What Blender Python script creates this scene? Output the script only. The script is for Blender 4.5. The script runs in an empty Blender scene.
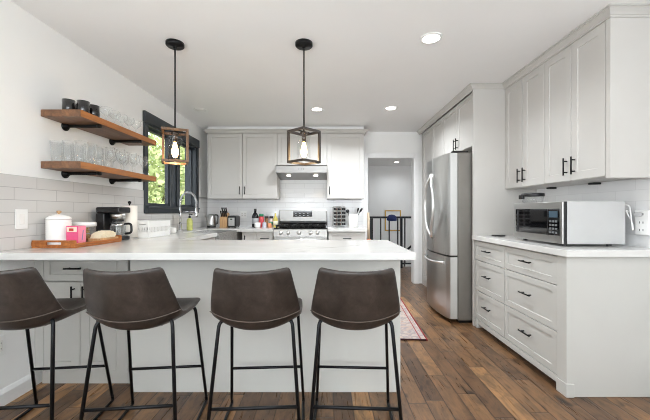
import bpy, bmesh, math, random
from mathutils import Vector, Matrix, noise as mnoise
random.seed(7)
S = bpy.context.scene
COL = S.collection
PI = math.pi

# ------------------------------------------------------------------ camera, world, lights, exposure
cam_d = bpy.data.cameras.new('camera'); cam = bpy.data.objects.new('camera', cam_d); COL.objects.link(cam)
cam.location = (0, 0, 1.15); cam.rotation_euler = (PI/2, 0, 0)
cam_d.sensor_width = 36.0; cam_d.lens = 320/650*36.0
cam_d.shift_x = -2/650; cam_d.shift_y = 2/650
cam_d.clip_start = 0.02
S.camera = cam

W = bpy.data.worlds.new('daylight'); S.world = W; W.use_nodes = True
bg = W.node_tree.nodes['Background']; bg.inputs[0].default_value = (0.90, 0.95, 1.0, 1); bg.inputs[1].default_value = 2.2

S.view_settings.view_transform = 'Standard'; S.view_settings.look = 'None'
S.view_settings.gamma = 1.0; S.view_settings.use_curve_mapping = False
S.view_settings.exposure = 0.19
try: S.cycles.transparent_max_bounces = 40; S.cycles.filter_width = 1.0
except AttributeError: pass

def area(name, loc, rot, sx, sy, power, color=(1, 1, 1)):
    d = bpy.data.lights.new(name, 'AREA'); d.shape = 'RECTANGLE'; d.size = sx; d.size_y = sy
    d.energy = power; d.color = color
    o = bpy.data.objects.new(name, d); COL.objects.link(o); o.location = loc; o.rotation_euler = rot
    return o
# fill lamps added out of view: behind the camera, left side, stair hall
area('living_room_fill', (0.1, -2.2, 1.5), (PI/2+1.0, 0, 0), 3.4, 1.3, 120, (0.88, 0.94, 1.0))  # added lamp standing in for daylight; the rear wall is solid
area('left_side_fill', (-1.86, -0.5, 1.45), (0, -PI/2-0.45, 0), 1.4, 2.4, 50, (0.90, 0.95, 1.0))  # added lamp lighting the right-hand fronts; the left wall has no opening here
sun_d = bpy.data.lights.new('sun', 'SUN'); sun_d.energy = 5.0; sun_d.angle = 0.02; sun_d.color = (1, 0.97, 0.9)
sun = bpy.data.objects.new('sun', sun_d); COL.objects.link(sun); sun.location = (2, -6, 9)
sun.rotation_euler = Vector((0.25, -0.5, 0.83)).to_track_quat('Z', 'Y').to_euler()
area('stair_hall_fill', (3.3, 7.6, 1.2), (0, PI/2, 0), 1.6, 1.6, 4.5, (0.97, 0.97, 1.0))  # added fill lamp for the hall, hidden beside the doorway view

# ------------------------------------------------------------------ materials
MATS = {}
class NT:
    def __init__(self, name):
        self.m = bpy.data.materials.new(name); self.m.use_nodes = True
        self.t = self.m.node_tree; self.n = self.t.nodes; self.l = self.t.links
        self.b = self.n['Principled BSDF']
    def new(self, typ, **kw):
        n = self.n.new(typ)
        for k, v in kw.items(): setattr(n, k, v)
        return n
    def setp(self, sock, v):
        s = self.b.inputs[sock]
        if isinstance(v, bpy.types.NodeSocket): self.l.new(v, s)
        else: s.default_value = v
    def link(self, a, b): self.l.new(a, b)
    def math(self, op, a, b=None, c=None):
        n = self.new('ShaderNodeMath', operation=op)
        for i, v in enumerate((a, b, c)):
            if v is None: continue
            if isinstance(v, (int, float)): n.inputs[i].default_value = v
            else: self.l.new(v, n.inputs[i])
        return n.outputs[0]
    def pos(self):
        g = self.new('ShaderNodeNewGeometry'); s = self.new('ShaderNodeSeparateXYZ')
        self.l.new(g.outputs['Position'], s.inputs[0]); return g.outputs['Position'], s.outputs
    def obj(self):
        g = self.new('ShaderNodeTexCoord'); return g.outputs['Object']
    def combine(self, x, y, z=0.0):
        c = self.new('ShaderNodeCombineXYZ')
        for i, v in enumerate((x, y, z)):
            if isinstance(v, (int, float)): c.inputs[i].default_value = v
            else: self.l.new(v, c.inputs[i])
        return c.outputs[0]
    def noise(self, vec, scale=5, detail=3, rough=0.5, dist=0.0):
        n = self.new('ShaderNodeTexNoise'); self.l.new(vec, n.inputs['Vector'])
        n.inputs['Scale'].default_value = scale; n.inputs['Detail'].default_value = detail
        n.inputs['Roughness'].default_value = rough; n.inputs['Distortion'].default_value = dist
        return n.outputs[0]
    def mapping(self, vec, scale=(1, 1, 1), loc=(0, 0, 0), rot=(0, 0, 0)):
        n = self.new('ShaderNodeMapping'); self.l.new(vec, n.inputs[0])
        n.inputs['Scale'].default_value = scale; n.inputs['Location'].default_value = loc; n.inputs['Rotation'].default_value = rot
        return n.outputs[0]
    def ramp(self, fac, stops, interp='LINEAR'):
        r = self.new('ShaderNodeValToRGB'); r.color_ramp.interpolation = interp
        e = r.color_ramp.elements
        while len(e) < len(stops): e.new(0.5)
        for i, (p, c) in enumerate(stops):
            e[i].position = p; e[i].color = (c[0], c[1], c[2], 1)
        self.l.new(fac, r.inputs[0]); return r.outputs[0]
    def mix(self, fac, a, b, mode='MIX'):
        n = self.new('ShaderNodeMix', data_type='RGBA', blend_type=mode)
        for i, v in ((0, fac), (6, a), (7, b)):
            if isinstance(v, (int, float)): n.inputs[i].default_value = v
            elif isinstance(v, tuple): n.inputs[i].default_value = (v[0], v[1], v[2], 1)
            else: self.l.new(v, n.inputs[i])
        return n.outputs[2]
    def bump(self, h, strength=0.2, dist=0.01):
        b = self.new('ShaderNodeBump'); b.inputs['Strength'].default_value = strength; b.inputs['Distance'].default_value = dist
        self.l.new(h, b.inputs['Height']); self.l.new(b.outputs[0], self.b.inputs['Normal'])

def srgb(r, g, b):
    f = lambda c: (c/255/12.92) if c/255 <= 0.04045 else ((c/255+0.055)/1.055)**2.4
    return (f(r), f(g), f(b))
def simple(name, rgb, rough=0.5, metal=0.0, var=0.04, scale=12, trans=0.0, ior=1.45, coat=0.0, emit=None, estr=0):
    if name in MATS: return MATS[name]
    t = NT(name); c = srgb(*rgb)
    if var > 0:
        nz = t.noise(t.obj(), scale, 3)
        lo = tuple(max(0, x*(1-var)) for x in c); hi = tuple(min(1, x*(1+var)) for x in c)
        t.setp('Base Color', t.ramp(nz, [(0.3, lo), (0.7, hi)]))
    else: t.setp('Base Color', (c[0], c[1], c[2], 1))
    t.setp('Roughness', rough); t.setp('Metallic', metal)
    if trans: t.setp('Transmission Weight', trans); t.setp('IOR', ior)
    if coat: t.setp('Coat Weight', coat)
    if emit: t.setp('Emission Color', (*srgb(*emit), 1)); t.setp('Emission Strength', estr)
    MATS[name] = t.m; return t.m

M_WALL = simple('white_paint', (246, 246, 244), 0.6, var=0.01, scale=3)
M_CEIL = simple('ceiling_paint', (246, 246, 245), 0.7, var=0.008, scale=2)
M_TRIM = simple('white_trim_paint', (244, 244, 243), 0.35, var=0.01)
M_CAB = simple('warm_grey_cabinet_paint', (196, 193, 188), 0.38, var=0.015, scale=4)
M_CABL = simple('pale_grey_cabinet_paint', (194, 193, 188), 0.38, var=0.015, scale=4)
M_PANEL = simple('off_white_panel_paint', (206, 206, 201), 0.4, var=0.012, scale=3)
M_BLACK = simple('matte_black_metal', (22, 22, 23), 0.42, 0.6, var=0.1)
M_BLKP = simple('black_plastic', (20, 20, 22), 0.32, var=0.1)
M_IRON = simple('black_iron_pipe', (24, 23, 23), 0.5, 0.7, var=0.15, scale=40)
M_FRAMEW = simple('dark_slate_window_paint', (46, 52, 58), 0.35, var=0.05)
M_WPL = simple('white_plastic', (243, 243, 241), 0.3, var=0.01)
M_CHROME = simple('chrome', (225, 226, 228), 0.12, 1.0, var=0.02)
M_SILV = simple('brushed_nickel', (200, 200, 200), 0.3, 1.0, var=0.04)
M_CERAM = simple('white_glazed_ceramic', (246, 244, 240), 0.15, var=0.01, coat=0.3)
M_DARKIN = simple('dark_gap', (30, 30, 30), 0.8, var=0.1)
M_BMUG = simple('black_glazed_ceramic', (14, 14, 15), 0.1, var=0.1, coat=0.5)
M_GLASS = simple('clear_glass', (255, 255, 255), 0.0, var=0, trans=1.0, ior=1.45)
M_BRONZE = simple('aged_bronze', (72, 62, 54), 0.4, 0.75, var=0.2, scale=30)
M_RAIL = simple('black_railing_paint', (18, 20, 26), 0.35, var=0.1)
M_GOLD = simple('gold_frame', (196, 160, 84), 0.35, 0.5, var=0.1)
M_BULB = simple('edison_bulb_glow', (255, 214, 150), 0.3, var=0, emit=(255, 206, 132), estr=14)
M_CAN = simple('recessed_light_glow', (255, 250, 240), 0.4, var=0, emit=(255, 248, 236), estr=9)
M_HOODL = simple('hood_lamp_glow', (255, 250, 240), 0.4, var=0, emit=(255, 246, 228), estr=8)
M_OVEN = simple('black_oven_glass', (10, 10, 12), 0.05, var=0, coat=0.5)

def steel(name, rgb, rough, axis, strength=0.03):
    t = NT(name); p = t.obj()
    sc = [90, 90, 90]; sc[axis] = 1.2
    nz = t.noise(t.mapping(p, tuple(sc)), 3, 4, 0.6)
    c = srgb(*rgb)
    t.setp('Base Color', t.ramp(nz, [(0.3, tuple(x*0.94 for x in c)), (0.7, tuple(min(1, x*1.05) for x in c))]))
    t.setp('Metallic', 1.0)
    t.setp('Roughness', t.math('MULTIPLY_ADD', nz, 0.12, rough-0.06))
    t.bump(nz, strength, 0.002)
    return t.m
M_STEELV = steel('brushed_stainless_vertical', (198, 198, 196), 0.30, 2)
M_STEELH = steel('brushed_stainless_horizontal', (190, 189, 187), 0.28, 0)
M_STEELY = steel('brushed_stainless_microwave', (186, 185, 183), 0.3, 1, 0.01)
M_STEELD = steel('dark_brushed_stainless', (150, 149, 147), 0.34, 0)
M_FRIDGESIDE = simple('grey_fridge_case', (134, 130, 124), 0.42, 0.55, var=0.03)
M_MWSIDE = simple('silver_microwave_case', (198, 198, 197), 0.42, 0.3, var=0.01)

def m_quartz():
    t = NT('white_veined_quartz'); p, _ = t.pos()
    w = t.noise(t.mapping(p, (0.8, 1.2, 1.0), rot=(0, 0, 0.5)), 1.0, 5, 0.55, 0.9)
    v = t.math('ABSOLUTE', t.math('SUBTRACT', w, 0.5))
    mask = t.noise(p, 1.7, 2)
    vein = t.ramp(v, [(0.0, (1, 1, 1)), (0.007, (0.5, 0.5, 0.5)), (0.02, (0, 0, 0))])
    vm = t.math('MULTIPLY', vein, t.ramp(mask, [(0.53, (0, 0, 0)), (0.66, (0.8, 0.8, 0.8))]))
    base = t.ramp(t.noise(p, 4, 5), [(0.3, srgb(210, 209, 205)), (0.7, srgb(220, 219, 216))])
    t.setp('Base Color', t.mix(vm, base, srgb(150, 146, 143)))
    t.setp('Roughness', 0.16); t.setp('Specular IOR Level', 0.4); return t.m
M_QUARTZ = m_quartz()

def m_tile(name, uax, u0, base, grout, off=True, rough=0.12):
    t = NT(name); _, s = t.pos()
    u = t.math('SUBTRACT', s[uax], u0); v = t.math('SUBTRACT', s[2], 1.378)
    b = t.new('ShaderNodeTexBrick'); t.link(t.combine(u, v), b.inputs['Vector'])
    b.offset = 0.5; b.offset_frequency = 2; b.squash = 1.0
    b.inputs['Scale'].default_value = 1.0; b.inputs['Brick Width'].default_value = 0.308
    b.inputs['Row Height'].default_value = 0.0765; b.inputs['Mortar Size'].default_value = 0.0016
    b.inputs['Mortar Smooth'].default_value = 0.15; b.inputs['Bias'].default_value = 0.0
    c = srgb(*base)
    b.inputs['Color1'].default_value = (*[x*0.97 for x in c], 1); b.inputs['Color2'].default_value = (*[min(1, x*1.02) for x in c], 1)
    b.inputs['Mortar'].default_value = (*srgb(*grout), 1)
    t.setp('Base Color', b.outputs['Color'])
    t.setp('Roughness', t.math('MULTIPLY_ADD', b.outputs['Fac'], 0.5, rough))
    wav = t.noise(t.combine(u, v), 9, 2)
    h = t.math('SUBTRACT', t.math('MULTIPLY', wav, 0.12), b.outputs['Fac'])
    t.bump(h, 0.35, 0.003); return t.m
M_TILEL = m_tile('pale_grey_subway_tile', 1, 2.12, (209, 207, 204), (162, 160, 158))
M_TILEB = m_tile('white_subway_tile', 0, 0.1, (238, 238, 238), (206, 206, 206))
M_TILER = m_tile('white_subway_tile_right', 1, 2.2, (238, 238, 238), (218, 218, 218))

def m_floor():
    t = NT('rustic_hickory_planks'); p, s = t.pos()
    wd, ln = 0.112, 0.85
    xr = t.math('DIVIDE', t.math('ADD', s[0], 5.0), wd); row = t.math('FLOOR', xr)
    wn = t.new('ShaderNodeTexWhiteNoise', noise_dimensions='1D'); t.link(row, wn.inputs['W'])
    yr = t.math('ADD', t.math('DIVIDE', s[1], ln), t.math('MULTIPLY', wn.outputs[0], 7.0)); colm = t.math('FLOOR', yr)
    w2 = t.new('ShaderNodeTexWhiteNoise', noise_dimensions='2D'); t.link(t.combine(row, colm), w2.inputs['Vector'])
    rnd = w2.outputs[0]
    base = t.ramp(rnd, [(0.0, srgb(94, 69, 49)), (0.3, srgb(108, 80, 56)), (0.6, srgb(119, 89, 62)), (0.9, srgb(131, 99, 69)), (0.98, srgb(166, 126, 84))])
    shift = t.combine(t.math('MULTIPLY', rnd, 37.0), t.math('MULTIPLY', rnd, 11.0), 0.0)
    va = t.new('ShaderNodeVectorMath', operation='ADD'); t.link(p, va.inputs[0]); t.link(shift, va.inputs[1])
    pv = va.outputs[0]
    grain = t.noise(t.mapping(pv, (26, 1.6, 1)), 2.2, 6, 0.6, 0.8)
    blot = t.noise(t.mapping(pv, (6.0, 2.6, 1)), 2.2, 5, 0.65, 0.8)
    knot = t.noise(t.mapping(pv, (9, 4.5, 1)), 1.4, 2, 0.4, 0.3)
    c = t.mix(1.0, base, t.ramp(grain, [(0.3, (0.70, 0.68, 0.66)), (0.7, (1.12, 1.10, 1.06))]), 'MULTIPLY')
    c = t.mix(1.0, c, t.ramp(blot, [(0.36, (0.52, 0.52, 0.54)), (0.5, (0.96, 0.95, 0.94)), (0.66, (1.28, 1.22, 1.14))]), 'MULTIPLY')
    c = t.mix(1.0, c, t.ramp(knot, [(0.26, (0.28, 0.25, 0.24)), (0.36, (1, 1, 1))]), 'MULTIPLY')
    fx = t.math('FRACT', xr); fy = t.math('FRACT', yr)
    ex = t.math('MINIMUM', fx, t.math('SUBTRACT', 1.0, fx)); ey = t.math('MULTIPLY', t.math('MINIMUM', fy, t.math('SUBTRACT', 1.0, fy)), ln/wd)
    e = t.math('MINIMUM', ex, ey)
    gap = t.ramp(e, [(0.0, (0.22, 0.2, 0.19)), (0.022, (0.45, 0.42, 0.4)), (0.04, (1, 1, 1))])
    c = t.mix(1.0, c, gap, 'MULTIPLY')
    t.setp('Base Color', c); t.setp('Roughness', t.math('MULTIPLY_ADD', grain, 0.2, 0.2))
    hb = t.math('ADD', t.math('MULTIPLY', grain, 0.25), t.ramp(e, [(0.0, (0, 0, 0)), (0.05, (1, 1, 1))]))
    t.bump(hb, 0.25, 0.004); return t.m
M_FLOOR = m_floor()

def m_wood(name, dark, light, axis=1, rough=0.45, sc=1.0):
    t = NT(name); p = t.obj()
    s = [22*sc, 22*sc, 22*sc]; s[axis] = 1.8*sc
    g = t.noise(t.mapping(p, tuple(s)), 1.6, 6, 0.6, 1.0)
    g2 = t.noise(t.mapping(p, tuple(x*0.25 for x in s)), 1.6, 3, 0.5, 0.6)
    c = t.ramp(g, [(0.25, srgb(*dark)), (0.75, srgb(*light))])
    c = t.mix(1.0, c, t.ramp(g2, [(0.3, (0.72, 0.70, 0.68)), (0.7, (1.12, 1.1, 1.08))]), 'MULTIPLY')
    t.setp('Base Color', c); t.setp('Roughness', rough); t.bump(g, 0.15, 0.003); return t.m
M_SHELF = m_wood('reclaimed_shelf_wood', (88, 62, 46), (144, 102, 70), 1)  # shade of the unlit end is put into the board's darker colour
M_SHELFE = m_wood('amber_shelf_edge_wood', (150, 92, 44), (206, 138, 76), 1)
M_LANT = m_wood('brown_lantern_wood', (74, 50, 30), (132, 94, 56), 2, sc=2)
M_LANT2 = m_wood('dark_lantern_wood', (42, 36, 32), (68, 60, 54), 2, sc=2)  # darker grey-brown tone for the second lantern
M_TRAY = m_wood('orange_acacia_wood', (142, 76, 30), (204, 128, 62), 1, 0.35)
M_BLOCK = m_wood('pale_beech_wood', (190, 146, 98), (222, 184, 138), 2)

def m_leather():
    t = NT('distressed_brown_leather'); p = t.obj()
    a = t.noise(p, 9, 6, 0.65, 0.6); b = t.noise(p, 160, 2, 0.5); e = t.noise(p, 38, 4, 0.7)
    c = t.ramp(a, [(0.28, srgb(30, 25, 23)), (0.45, srgb(47, 41, 37)), (0.6, srgb(59, 51, 47)), (0.78, srgb(80, 71, 66))])
    c = t.mix(1.0, c, t.ramp(e, [(0.3, (0.78, 0.76, 0.74)), (0.62, (1.12, 1.1, 1.08))]), 'MULTIPLY')
    t.setp('Base Color', c); t.setp('Roughness', t.math('MULTIPLY_ADD', e, 0.3, 0.26)); t.setp('Specular IOR Level', 0.5)
    t.bump(b, 0.12, 0.002); return t.m
M_LEATHER = m_leather()
M_PIPING = simple('leather_seam', (84, 74, 67), 0.45, var=0.1, scale=40)
M_LEG = simple('black_powder_coated_steel', (26, 27, 30), 0.34, 0.6, var=0.08)

def m_rug():
    t = NT('faded_persian_weave'); p = t.obj(); s = t.new('ShaderNodeSeparateXYZ'); t.link(p, s.inputs[0])
    vo = t.new('ShaderNodeTexVoronoi'); t.link(p, vo.inputs['Vector']); vo.inputs['Scale'].default_value = 16
    nz = t.noise(p, 22, 4)
    f = t.math('MULTIPLY_ADD', nz, 0.7, t.math('MULTIPLY', vo.outputs['Distance'], 0.7))
    c = t.ramp(f, [(0.3, srgb(156, 116, 108)), (0.45, srgb(178, 160, 149)), (0.6, srgb(188, 173, 162)), (0.75, srgb(150, 142, 144)), (0.9, srgb(182, 160, 149))])
    ax = t.math('ABSOLUTE', s.outputs[0])
    line = t.math('MULTIPLY', t.math('GREATER_THAN', ax, 0.225), t.math('LESS_THAN', ax, 0.235))
    t.setp('Base Color', t.mix(line, c, srgb(150, 70, 70))); t.setp('Roughness', 0.95); t.bump(nz, 0.4, 0.004); return t.m
M_RUG = m_rug()
M_RUGB = simple('red_rug_binding', (140, 36, 42), 0.9, var=0.15, scale=60)
M_RUGD = simple('dark_rug_binding', (58, 26, 30), 0.9, var=0.15, scale=60)

# ------------------------------------------------------------------ mesh helpers
class MB:
    """collects shapes; build() links them as one mesh object"""
    def __init__(self): self.bm = bmesh.new()
    def box(self, x0, x1, y0, y1, z0, z1, bev=0.0, rot=None, seg=2):
        r = bmesh.ops.create_cube(self.bm, size=1.0)
        vs = r['verts']
        M = Matrix.Translation(((x0+x1)/2, (y0+y1)/2, (z0+z1)/2)) @ Matrix.Diagonal((x1-x0, y1-y0, z1-z0, 1))
        if rot is not None:
            c = Vector(((x0+x1)/2, (y0+y1)/2, (z0+z1)/2)); M = Matrix.Translation(c) @ rot.to_4x4() @ Matrix.Translation(-c) @ M
        bmesh.ops.transform(self.bm, matrix=M, verts=vs)
        if bev > 0:
            es = set()
            for v in vs: es.update(v.link_edges)
            bmesh.ops.bevel(self.bm, geom=list(es), offset=bev, segments=seg, profile=0.5, affect='EDGES')
        return self
    def tube(self, pts, r, n=8, cap=True, radii=None):
        pts = [Vector(p) for p in pts]; rings = []; up = None
        for i, p in enumerate(pts):
            d = ((pts[min(i+1, len(pts)-1)]-p).normalized() + (p-pts[max(i-1, 0)]).normalized())
            if d.length < 1e-6: d = Vector((0, 0, 1))
            d.normalize()
            if up is None:
                a = Vector((0, 0, 1)) if abs(d.z) < 0.9 else Vector((1, 0, 0)); up = (a - d*a.dot(d)).normalized()
            else: up = (up - d*up.dot(d)).normalized()
            side = d.cross(up); rr = radii[i] if radii else r
            rings.append([self.bm.verts.new(p + (up*math.cos(2*PI*k/n)+side*math.sin(2*PI*k/n))*rr) for k in range(n)])
        for a, b in zip(rings, rings[1:]):
            for k in range(n):
                f = self.bm.faces.new((a[k], a[(k+1) % n], b[(k+1) % n], b[k])); f.smooth = True
        if cap:
            self.bm.faces.new(list(reversed(rings[0]))); self.bm.faces.new(rings[-1])
        return self
    def lathe(self, prof, n=24, c=(0, 0, 0), axis='z', smooth=True):
        """prof: list of (r, h); r=0 ends close the surface"""
        c = Vector(c); rings = []
        for r, h in prof:
            ring = []
            for k in range(1 if r < 1e-7 else n):
                a = 2*PI*k/n; x, y = r*math.cos(a), r*math.sin(a)
                v = {'z': Vector((x, y, h)), 'x': Vector((h, x, y)), 'y': Vector((y, h, x))}[axis]
                ring.append(self.bm.verts.new(c+v))
            rings.append(ring)
        for a, b in zip(rings, rings[1:]):
            if len(a) == 1 and len(b) == 1: continue
            for k in range(n):
                k2 = (k+1) % n
                if len(a) == 1: vs = (a[0], b[k2], b[k])
                elif len(b) == 1: vs = (a[k], a[k2], b[0])
                else: vs = (a[k], a[k2], b[k2], b[k])
                f = self.bm.faces.new(vs); f.smooth = smooth
        return self
    def cyl(self, c, r, h, n=20, axis='z', bev=0.0):
        b = min(bev, r*0.5, abs(h)*0.5)
        if b > 0: return self.lathe([(0, 0), (r-b, 0), (r, b), (r, h-b), (r-b, h), (0, h)], n, c, axis)
        return self.lathe([(0, 0), (r, 0), (r, h), (0, h)], n, c, axis, smooth=False)
    def prism(self, pts, axis, a, b):
        """pts: 2-D outline; extruded along axis between a and b (x: (y,z), y: (x,z), z: (x,y))"""
        mk = {'x': lambda p, t: (t, p[0], p[1]), 'y': lambda p, t: (p[0], t, p[1]), 'z': lambda p, t: (p[0], p[1], t)}[axis]
        A = [self.bm.verts.new(mk(p, a)) for p in pts]; B = [self.bm.verts.new(mk(p, b)) for p in pts]
        self.bm.faces.new(A); self.bm.faces.new(list(reversed(B))); n = len(pts)
        for k in range(n): self.bm.faces.new((A[k], B[k], B[(k+1) % n], A[(k+1) % n]))
        return self
    def shaker(self, O, U, N, w, h, t=0.0205, rail=0.058, rec=0.0065):
        """shaker front: O lower corner on the front plane, U along the width, N out of the front"""
        O, U, N, Z = Vector(O), Vector(U), Vector(N), Vector((0, 0, 1))
        def P(u, v, d): return self.bm.verts.new(O+U*u+Z*v-N*d)
        def ring(i, d): return [P(i, i, d), P(w-i, i, d), P(w-i, h-i, d), P(i, h-i, d)]
        b = 0.0018
        rings = [ring(0, t), ring(0, b), ring(b, 0), ring(rail, 0), ring(rail+0.0025, rec)]
        for a, c in zip(rings, rings[1:]):
            for k in range(4): self.bm.faces.new((a[k], a[(k+1) % 4], c[(k+1) % 4], c[k]))
        self.bm.faces.new(rings[-1]); self.bm.faces.new(list(reversed(rings[0])))
        return self
    def xf(self, M): bmesh.ops.transform(self.bm, matrix=M, verts=self.bm.verts[:]); return self
    def build(self, name, mat, parent=None, loc=None):
        bm = self.bm
        bmesh.ops.recalc_face_normals(bm, faces=bm.faces[:])
        me = bpy.data.meshes.new(name); bm.to_mesh(me); bm.free()
        me.materials.append(mat)
        o = bpy.data.objects.new(name, me); COL.objects.link(o)
        if parent is not None: o.parent = parent
        if loc is not None: o.location = loc
        return o
def fillet(pts, r, n=5):
    pts = [Vector(p) for p in pts]; out = [pts[0]]
    for i in range(1, len(pts)-1):
        p, a, b = pts[i], pts[i-1], pts[i+1]
        d1 = (a-p); d2 = (b-p); q = min(r, d1.length*0.48, d2.length*0.48)
        s, e = p+d1.normalized()*q, p+d2.normalized()*q
        for k in range(n+1):
            t = k/n; out.append(s*(1-t)**2 + p*2*t*(1-t) + e*t*t)
    out.append(pts[-1]); return out
def tag(o, label, cat, group=None):
    o['label'] = label; o['category'] = cat
    if group: o['group'] = group
    return o
def thing(name, label, cat, loc=(0, 0, 0), rz=0.0, group=None):
    o = bpy.data.objects.new(name, None); COL.objects.link(o); o.empty_display_size = 0.05
    o.location = loc; o.rotation_euler = (0, 0, rz); return tag(o, label, cat, group)
def struct(name, mb, mat, parent=None):
    o = mb.build(name, mat, parent)
    if parent is None: o['kind'] = 'structure'
    return o
def dup(root, loc=None, rz=None, label=None, group=None):
    def cp(o, par):
        c = o.copy(); COL.objects.link(c); c.parent = par
        for ch in KIDS.get(o.name, [k for k in o.children]): cp(ch, c)
        return c
    r = cp(root, None)
    if loc is not None: r.location = loc
    if rz is not None: r.rotation_euler = (0, 0, rz)
    if label: r['label'] = label
    if group: r['group'] = group
    return r
KIDS = {}
def bar_pull(parent, c, along, N, L, r=0.0055, stand=0.028, mat=None):
    """bar handle centred at c on the front plane"""
    c, A, N = Vector(c), Vector(along), Vector(N); mb = MB()
    mb.tube([c-A*L/2+N*stand, c+A*L/2+N*stand], r, 8)
    for s in (-1, 1): mb.tube([c+A*s*L*0.32, c+A*s*L*0.32+N*stand], r*0.9, 8)
    return mb.build('handle', mat or M_BLACK, parent)
ORD = ['first', 'second', 'third', 'fourth', 'fifth', 'sixth', 'seventh', 'eighth', 'ninth', 'tenth', 'eleventh', 'twelfth']

# ------------------------------------------------------------------ the setting
XL, XR, YB, YF, ZC = -1.93, 2.13, 5.15, -2.6, 2.44
struct('floor', MB().box(XL-0.3, 4.2, YF, 6.75, -0.12, 0), M_FLOOR)
struct('ceiling', MB().box(XL-0.3, 4.2, YF, 9.1, ZC, ZC+0.12), M_CEIL)
WY0, WY1, WZ0, WZ1 = 3.42, 4.70, 1.20, 2.10       # glazed opening
wl = MB()
wl.box(XL-0.16, XL, YF, WY0, 0, ZC).box(XL-0.16, XL, WY1, YB+0.14, 0, ZC)
wl.box(XL-0.16, XL, WY0, WY1, 0, WZ0).box(XL-0.16, XL, WY0, WY1, WZ1, ZC)
wall_l = struct('wall_left', wl, M_WALL)
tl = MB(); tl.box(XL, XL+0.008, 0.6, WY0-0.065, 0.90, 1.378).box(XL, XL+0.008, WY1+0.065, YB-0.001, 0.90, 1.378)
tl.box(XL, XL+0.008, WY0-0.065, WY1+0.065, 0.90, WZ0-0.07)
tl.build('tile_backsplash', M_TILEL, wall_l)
DX0, DX1, DZ = 0.645, 1.405, 2.035
wb = MB(); wb.box(XL, DX0, YB, YB+0.14, 0, ZC).box(DX1, XR+0.16, YB, YB+0.14, 0, ZC).box(DX0, DX1, YB, YB+0.14, DZ, ZC)
wall_b = struct('wall_back', wb, M_WALL)
MB().box(XL+0.008, 0.575, YB-0.008, YB, 0.90, 1.85).build('tile_backsplash', M_TILEB, wall_b)
wr = MB(); wr.box(XR, XR+0.16, YF, YB, 0, ZC)
struct('wall_rear', MB().box(XL-0.16, XR+0.16, YF-0.14, YF, 0, ZC), M_WALL)
wall_r = struct('wall_right', wr, M_WALL)
MB().box(XR-0.008, XR, 1.2, 3.27, 0.90, 1.40).build('tile_backsplash', M_TILER, wall_r)
# stair hall beyond the doorway
struct('wall_hall_far', MB().box(-0.6, 4.2, 9.0, 9.12, -1.6, ZC), M_WALL)
struct('wall_hall_left', MB().box(-0.6, -0.45, YB+0.14, 9.0, -1.6, ZC), M_WALL)
struct('wall_hall_right', MB().box(4.05, 4.2, YB+0.14, 9.0, -1.6, ZC), M_WALL)
struct('floor_lower', MB().box(-0.6, 4.2, 6.75, 9.0, -1.6, -1.5), M_FLOOR)
struct('wall_stair', MB().box(-0.6, 4.2, 6.70, 6.75, -1.5, -0.12), M_WALL)
# door casing
dc = MB()
for y0, y1 in ((YB-0.018, YB), (YB+0.14, YB+0.158)):
    dc.box(DX0-0.065, DX0, y0, y1, 0, DZ+0.065, 0.003).box(DX1, DX1+0.075, y0, y1, 0, DZ+0.065, 0.003).box(DX0, DX1, y0, y1, DZ, DZ+0.065, 0.003)
dc.box(DX0, DX0+0.012, YB-0.005, YB+0.145, 0, DZ).box(DX1-0.012, DX1, YB-0.005, YB+0.145, 0, DZ).box(DX0+0.012, DX1-0.012, YB-0.005, YB+0.145, DZ-0.012, DZ)
struct('trim_1', dc, M_TRIM)
bb = MB(); bb.prism([(XL, 0), (XL+0.016, 0), (XL+0.016, 0.075), (XL+0.008, 0.095), (XL, 0.1)], 'y', YF+0.1, 2.105)
struct('baseboard_left', bb, M_TRIM)
struct('baseboard_hall', MB().box(-0.45, 4.05, 8.985, 9.0, -1.5, -1.4), M_TRIM)

# window on the left wall
wf = MB(); G = XL-0.075
for y0, y1, z0, z1 in ((WY0-0.065, WY0, WZ0-0.065, WZ1), (WY1, WY1+0.065, WZ0-0.065, WZ1), (WY0, WY1, WZ0-0.065, WZ0)):
    wf.box(XL-0.0, XL+0.022, y0, y1, z0, z1, 0.003)
wf.box(XL, XL+0.03, WY0-0.075, WY1+0.075, WZ1, WZ1+0.115, 0.004)
t_ = 0.02
wf.box(XL-0.15, XL+0.01, WY0, WY0+t_, WZ0, WZ1).box(XL-0.15, XL+0.01, WY1-t_, WY1, WZ0, WZ1)
wf.box(XL-0.15, XL+0.01, WY0+t_, WY1-t_, WZ0, WZ0+t_).box(XL-0.15, XL+0.01, WY0+t_, WY1-t_, WZ1-t_, WZ1)
for y0, y1 in ((4.00, 4.08), (4.19, 4.26)): wf.box(G-0.02, G+0.05, y0, y1, WZ0+t_, WZ1-t_, 0.004)
win = struct('window_1', wf, M_FRAMEW)
def thin_glass(name, tint, base, edge, power, rim_highlight=0.0):
    t = NT(name); tr = t.new('ShaderNodeBsdfTransparent'); tr.inputs[0].default_value = (*tint, 1); gl = t.new('ShaderNodeBsdfGlossy'); gl.inputs['Roughness'].default_value = 0.02
    lw = t.new('ShaderNodeLayerWeight'); f = t.math('MULTIPLY_ADD', t.math('POWER', lw.outputs['Facing'], power), edge, base); mx = t.new('ShaderNodeMixShader')
    rim = gl
    if rim_highlight:
        rim = t.new('ShaderNodeMixShader'); df = t.new('ShaderNodeBsdfDiffuse'); df.inputs[0].default_value = (0.95, 0.96, 0.96, 1); rim.inputs[0].default_value = rim_highlight  # white diffuse in the rim paints bright highlights onto the glass
        t.link(gl.outputs[0], rim.inputs[1]); t.link(df.outputs[0], rim.inputs[2])
    t.link(f, mx.inputs[0]); t.link(tr.outputs[0], mx.inputs[1]); t.link(rim.outputs[0], mx.inputs[2])
    t.link(mx.outputs[0], t.n['Material Output'].inputs[0]); return t.m
M_PANE = thin_glass('window_glass', (0.97, 0.98, 0.98), 0.015, 0.35, 5.0)
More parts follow.
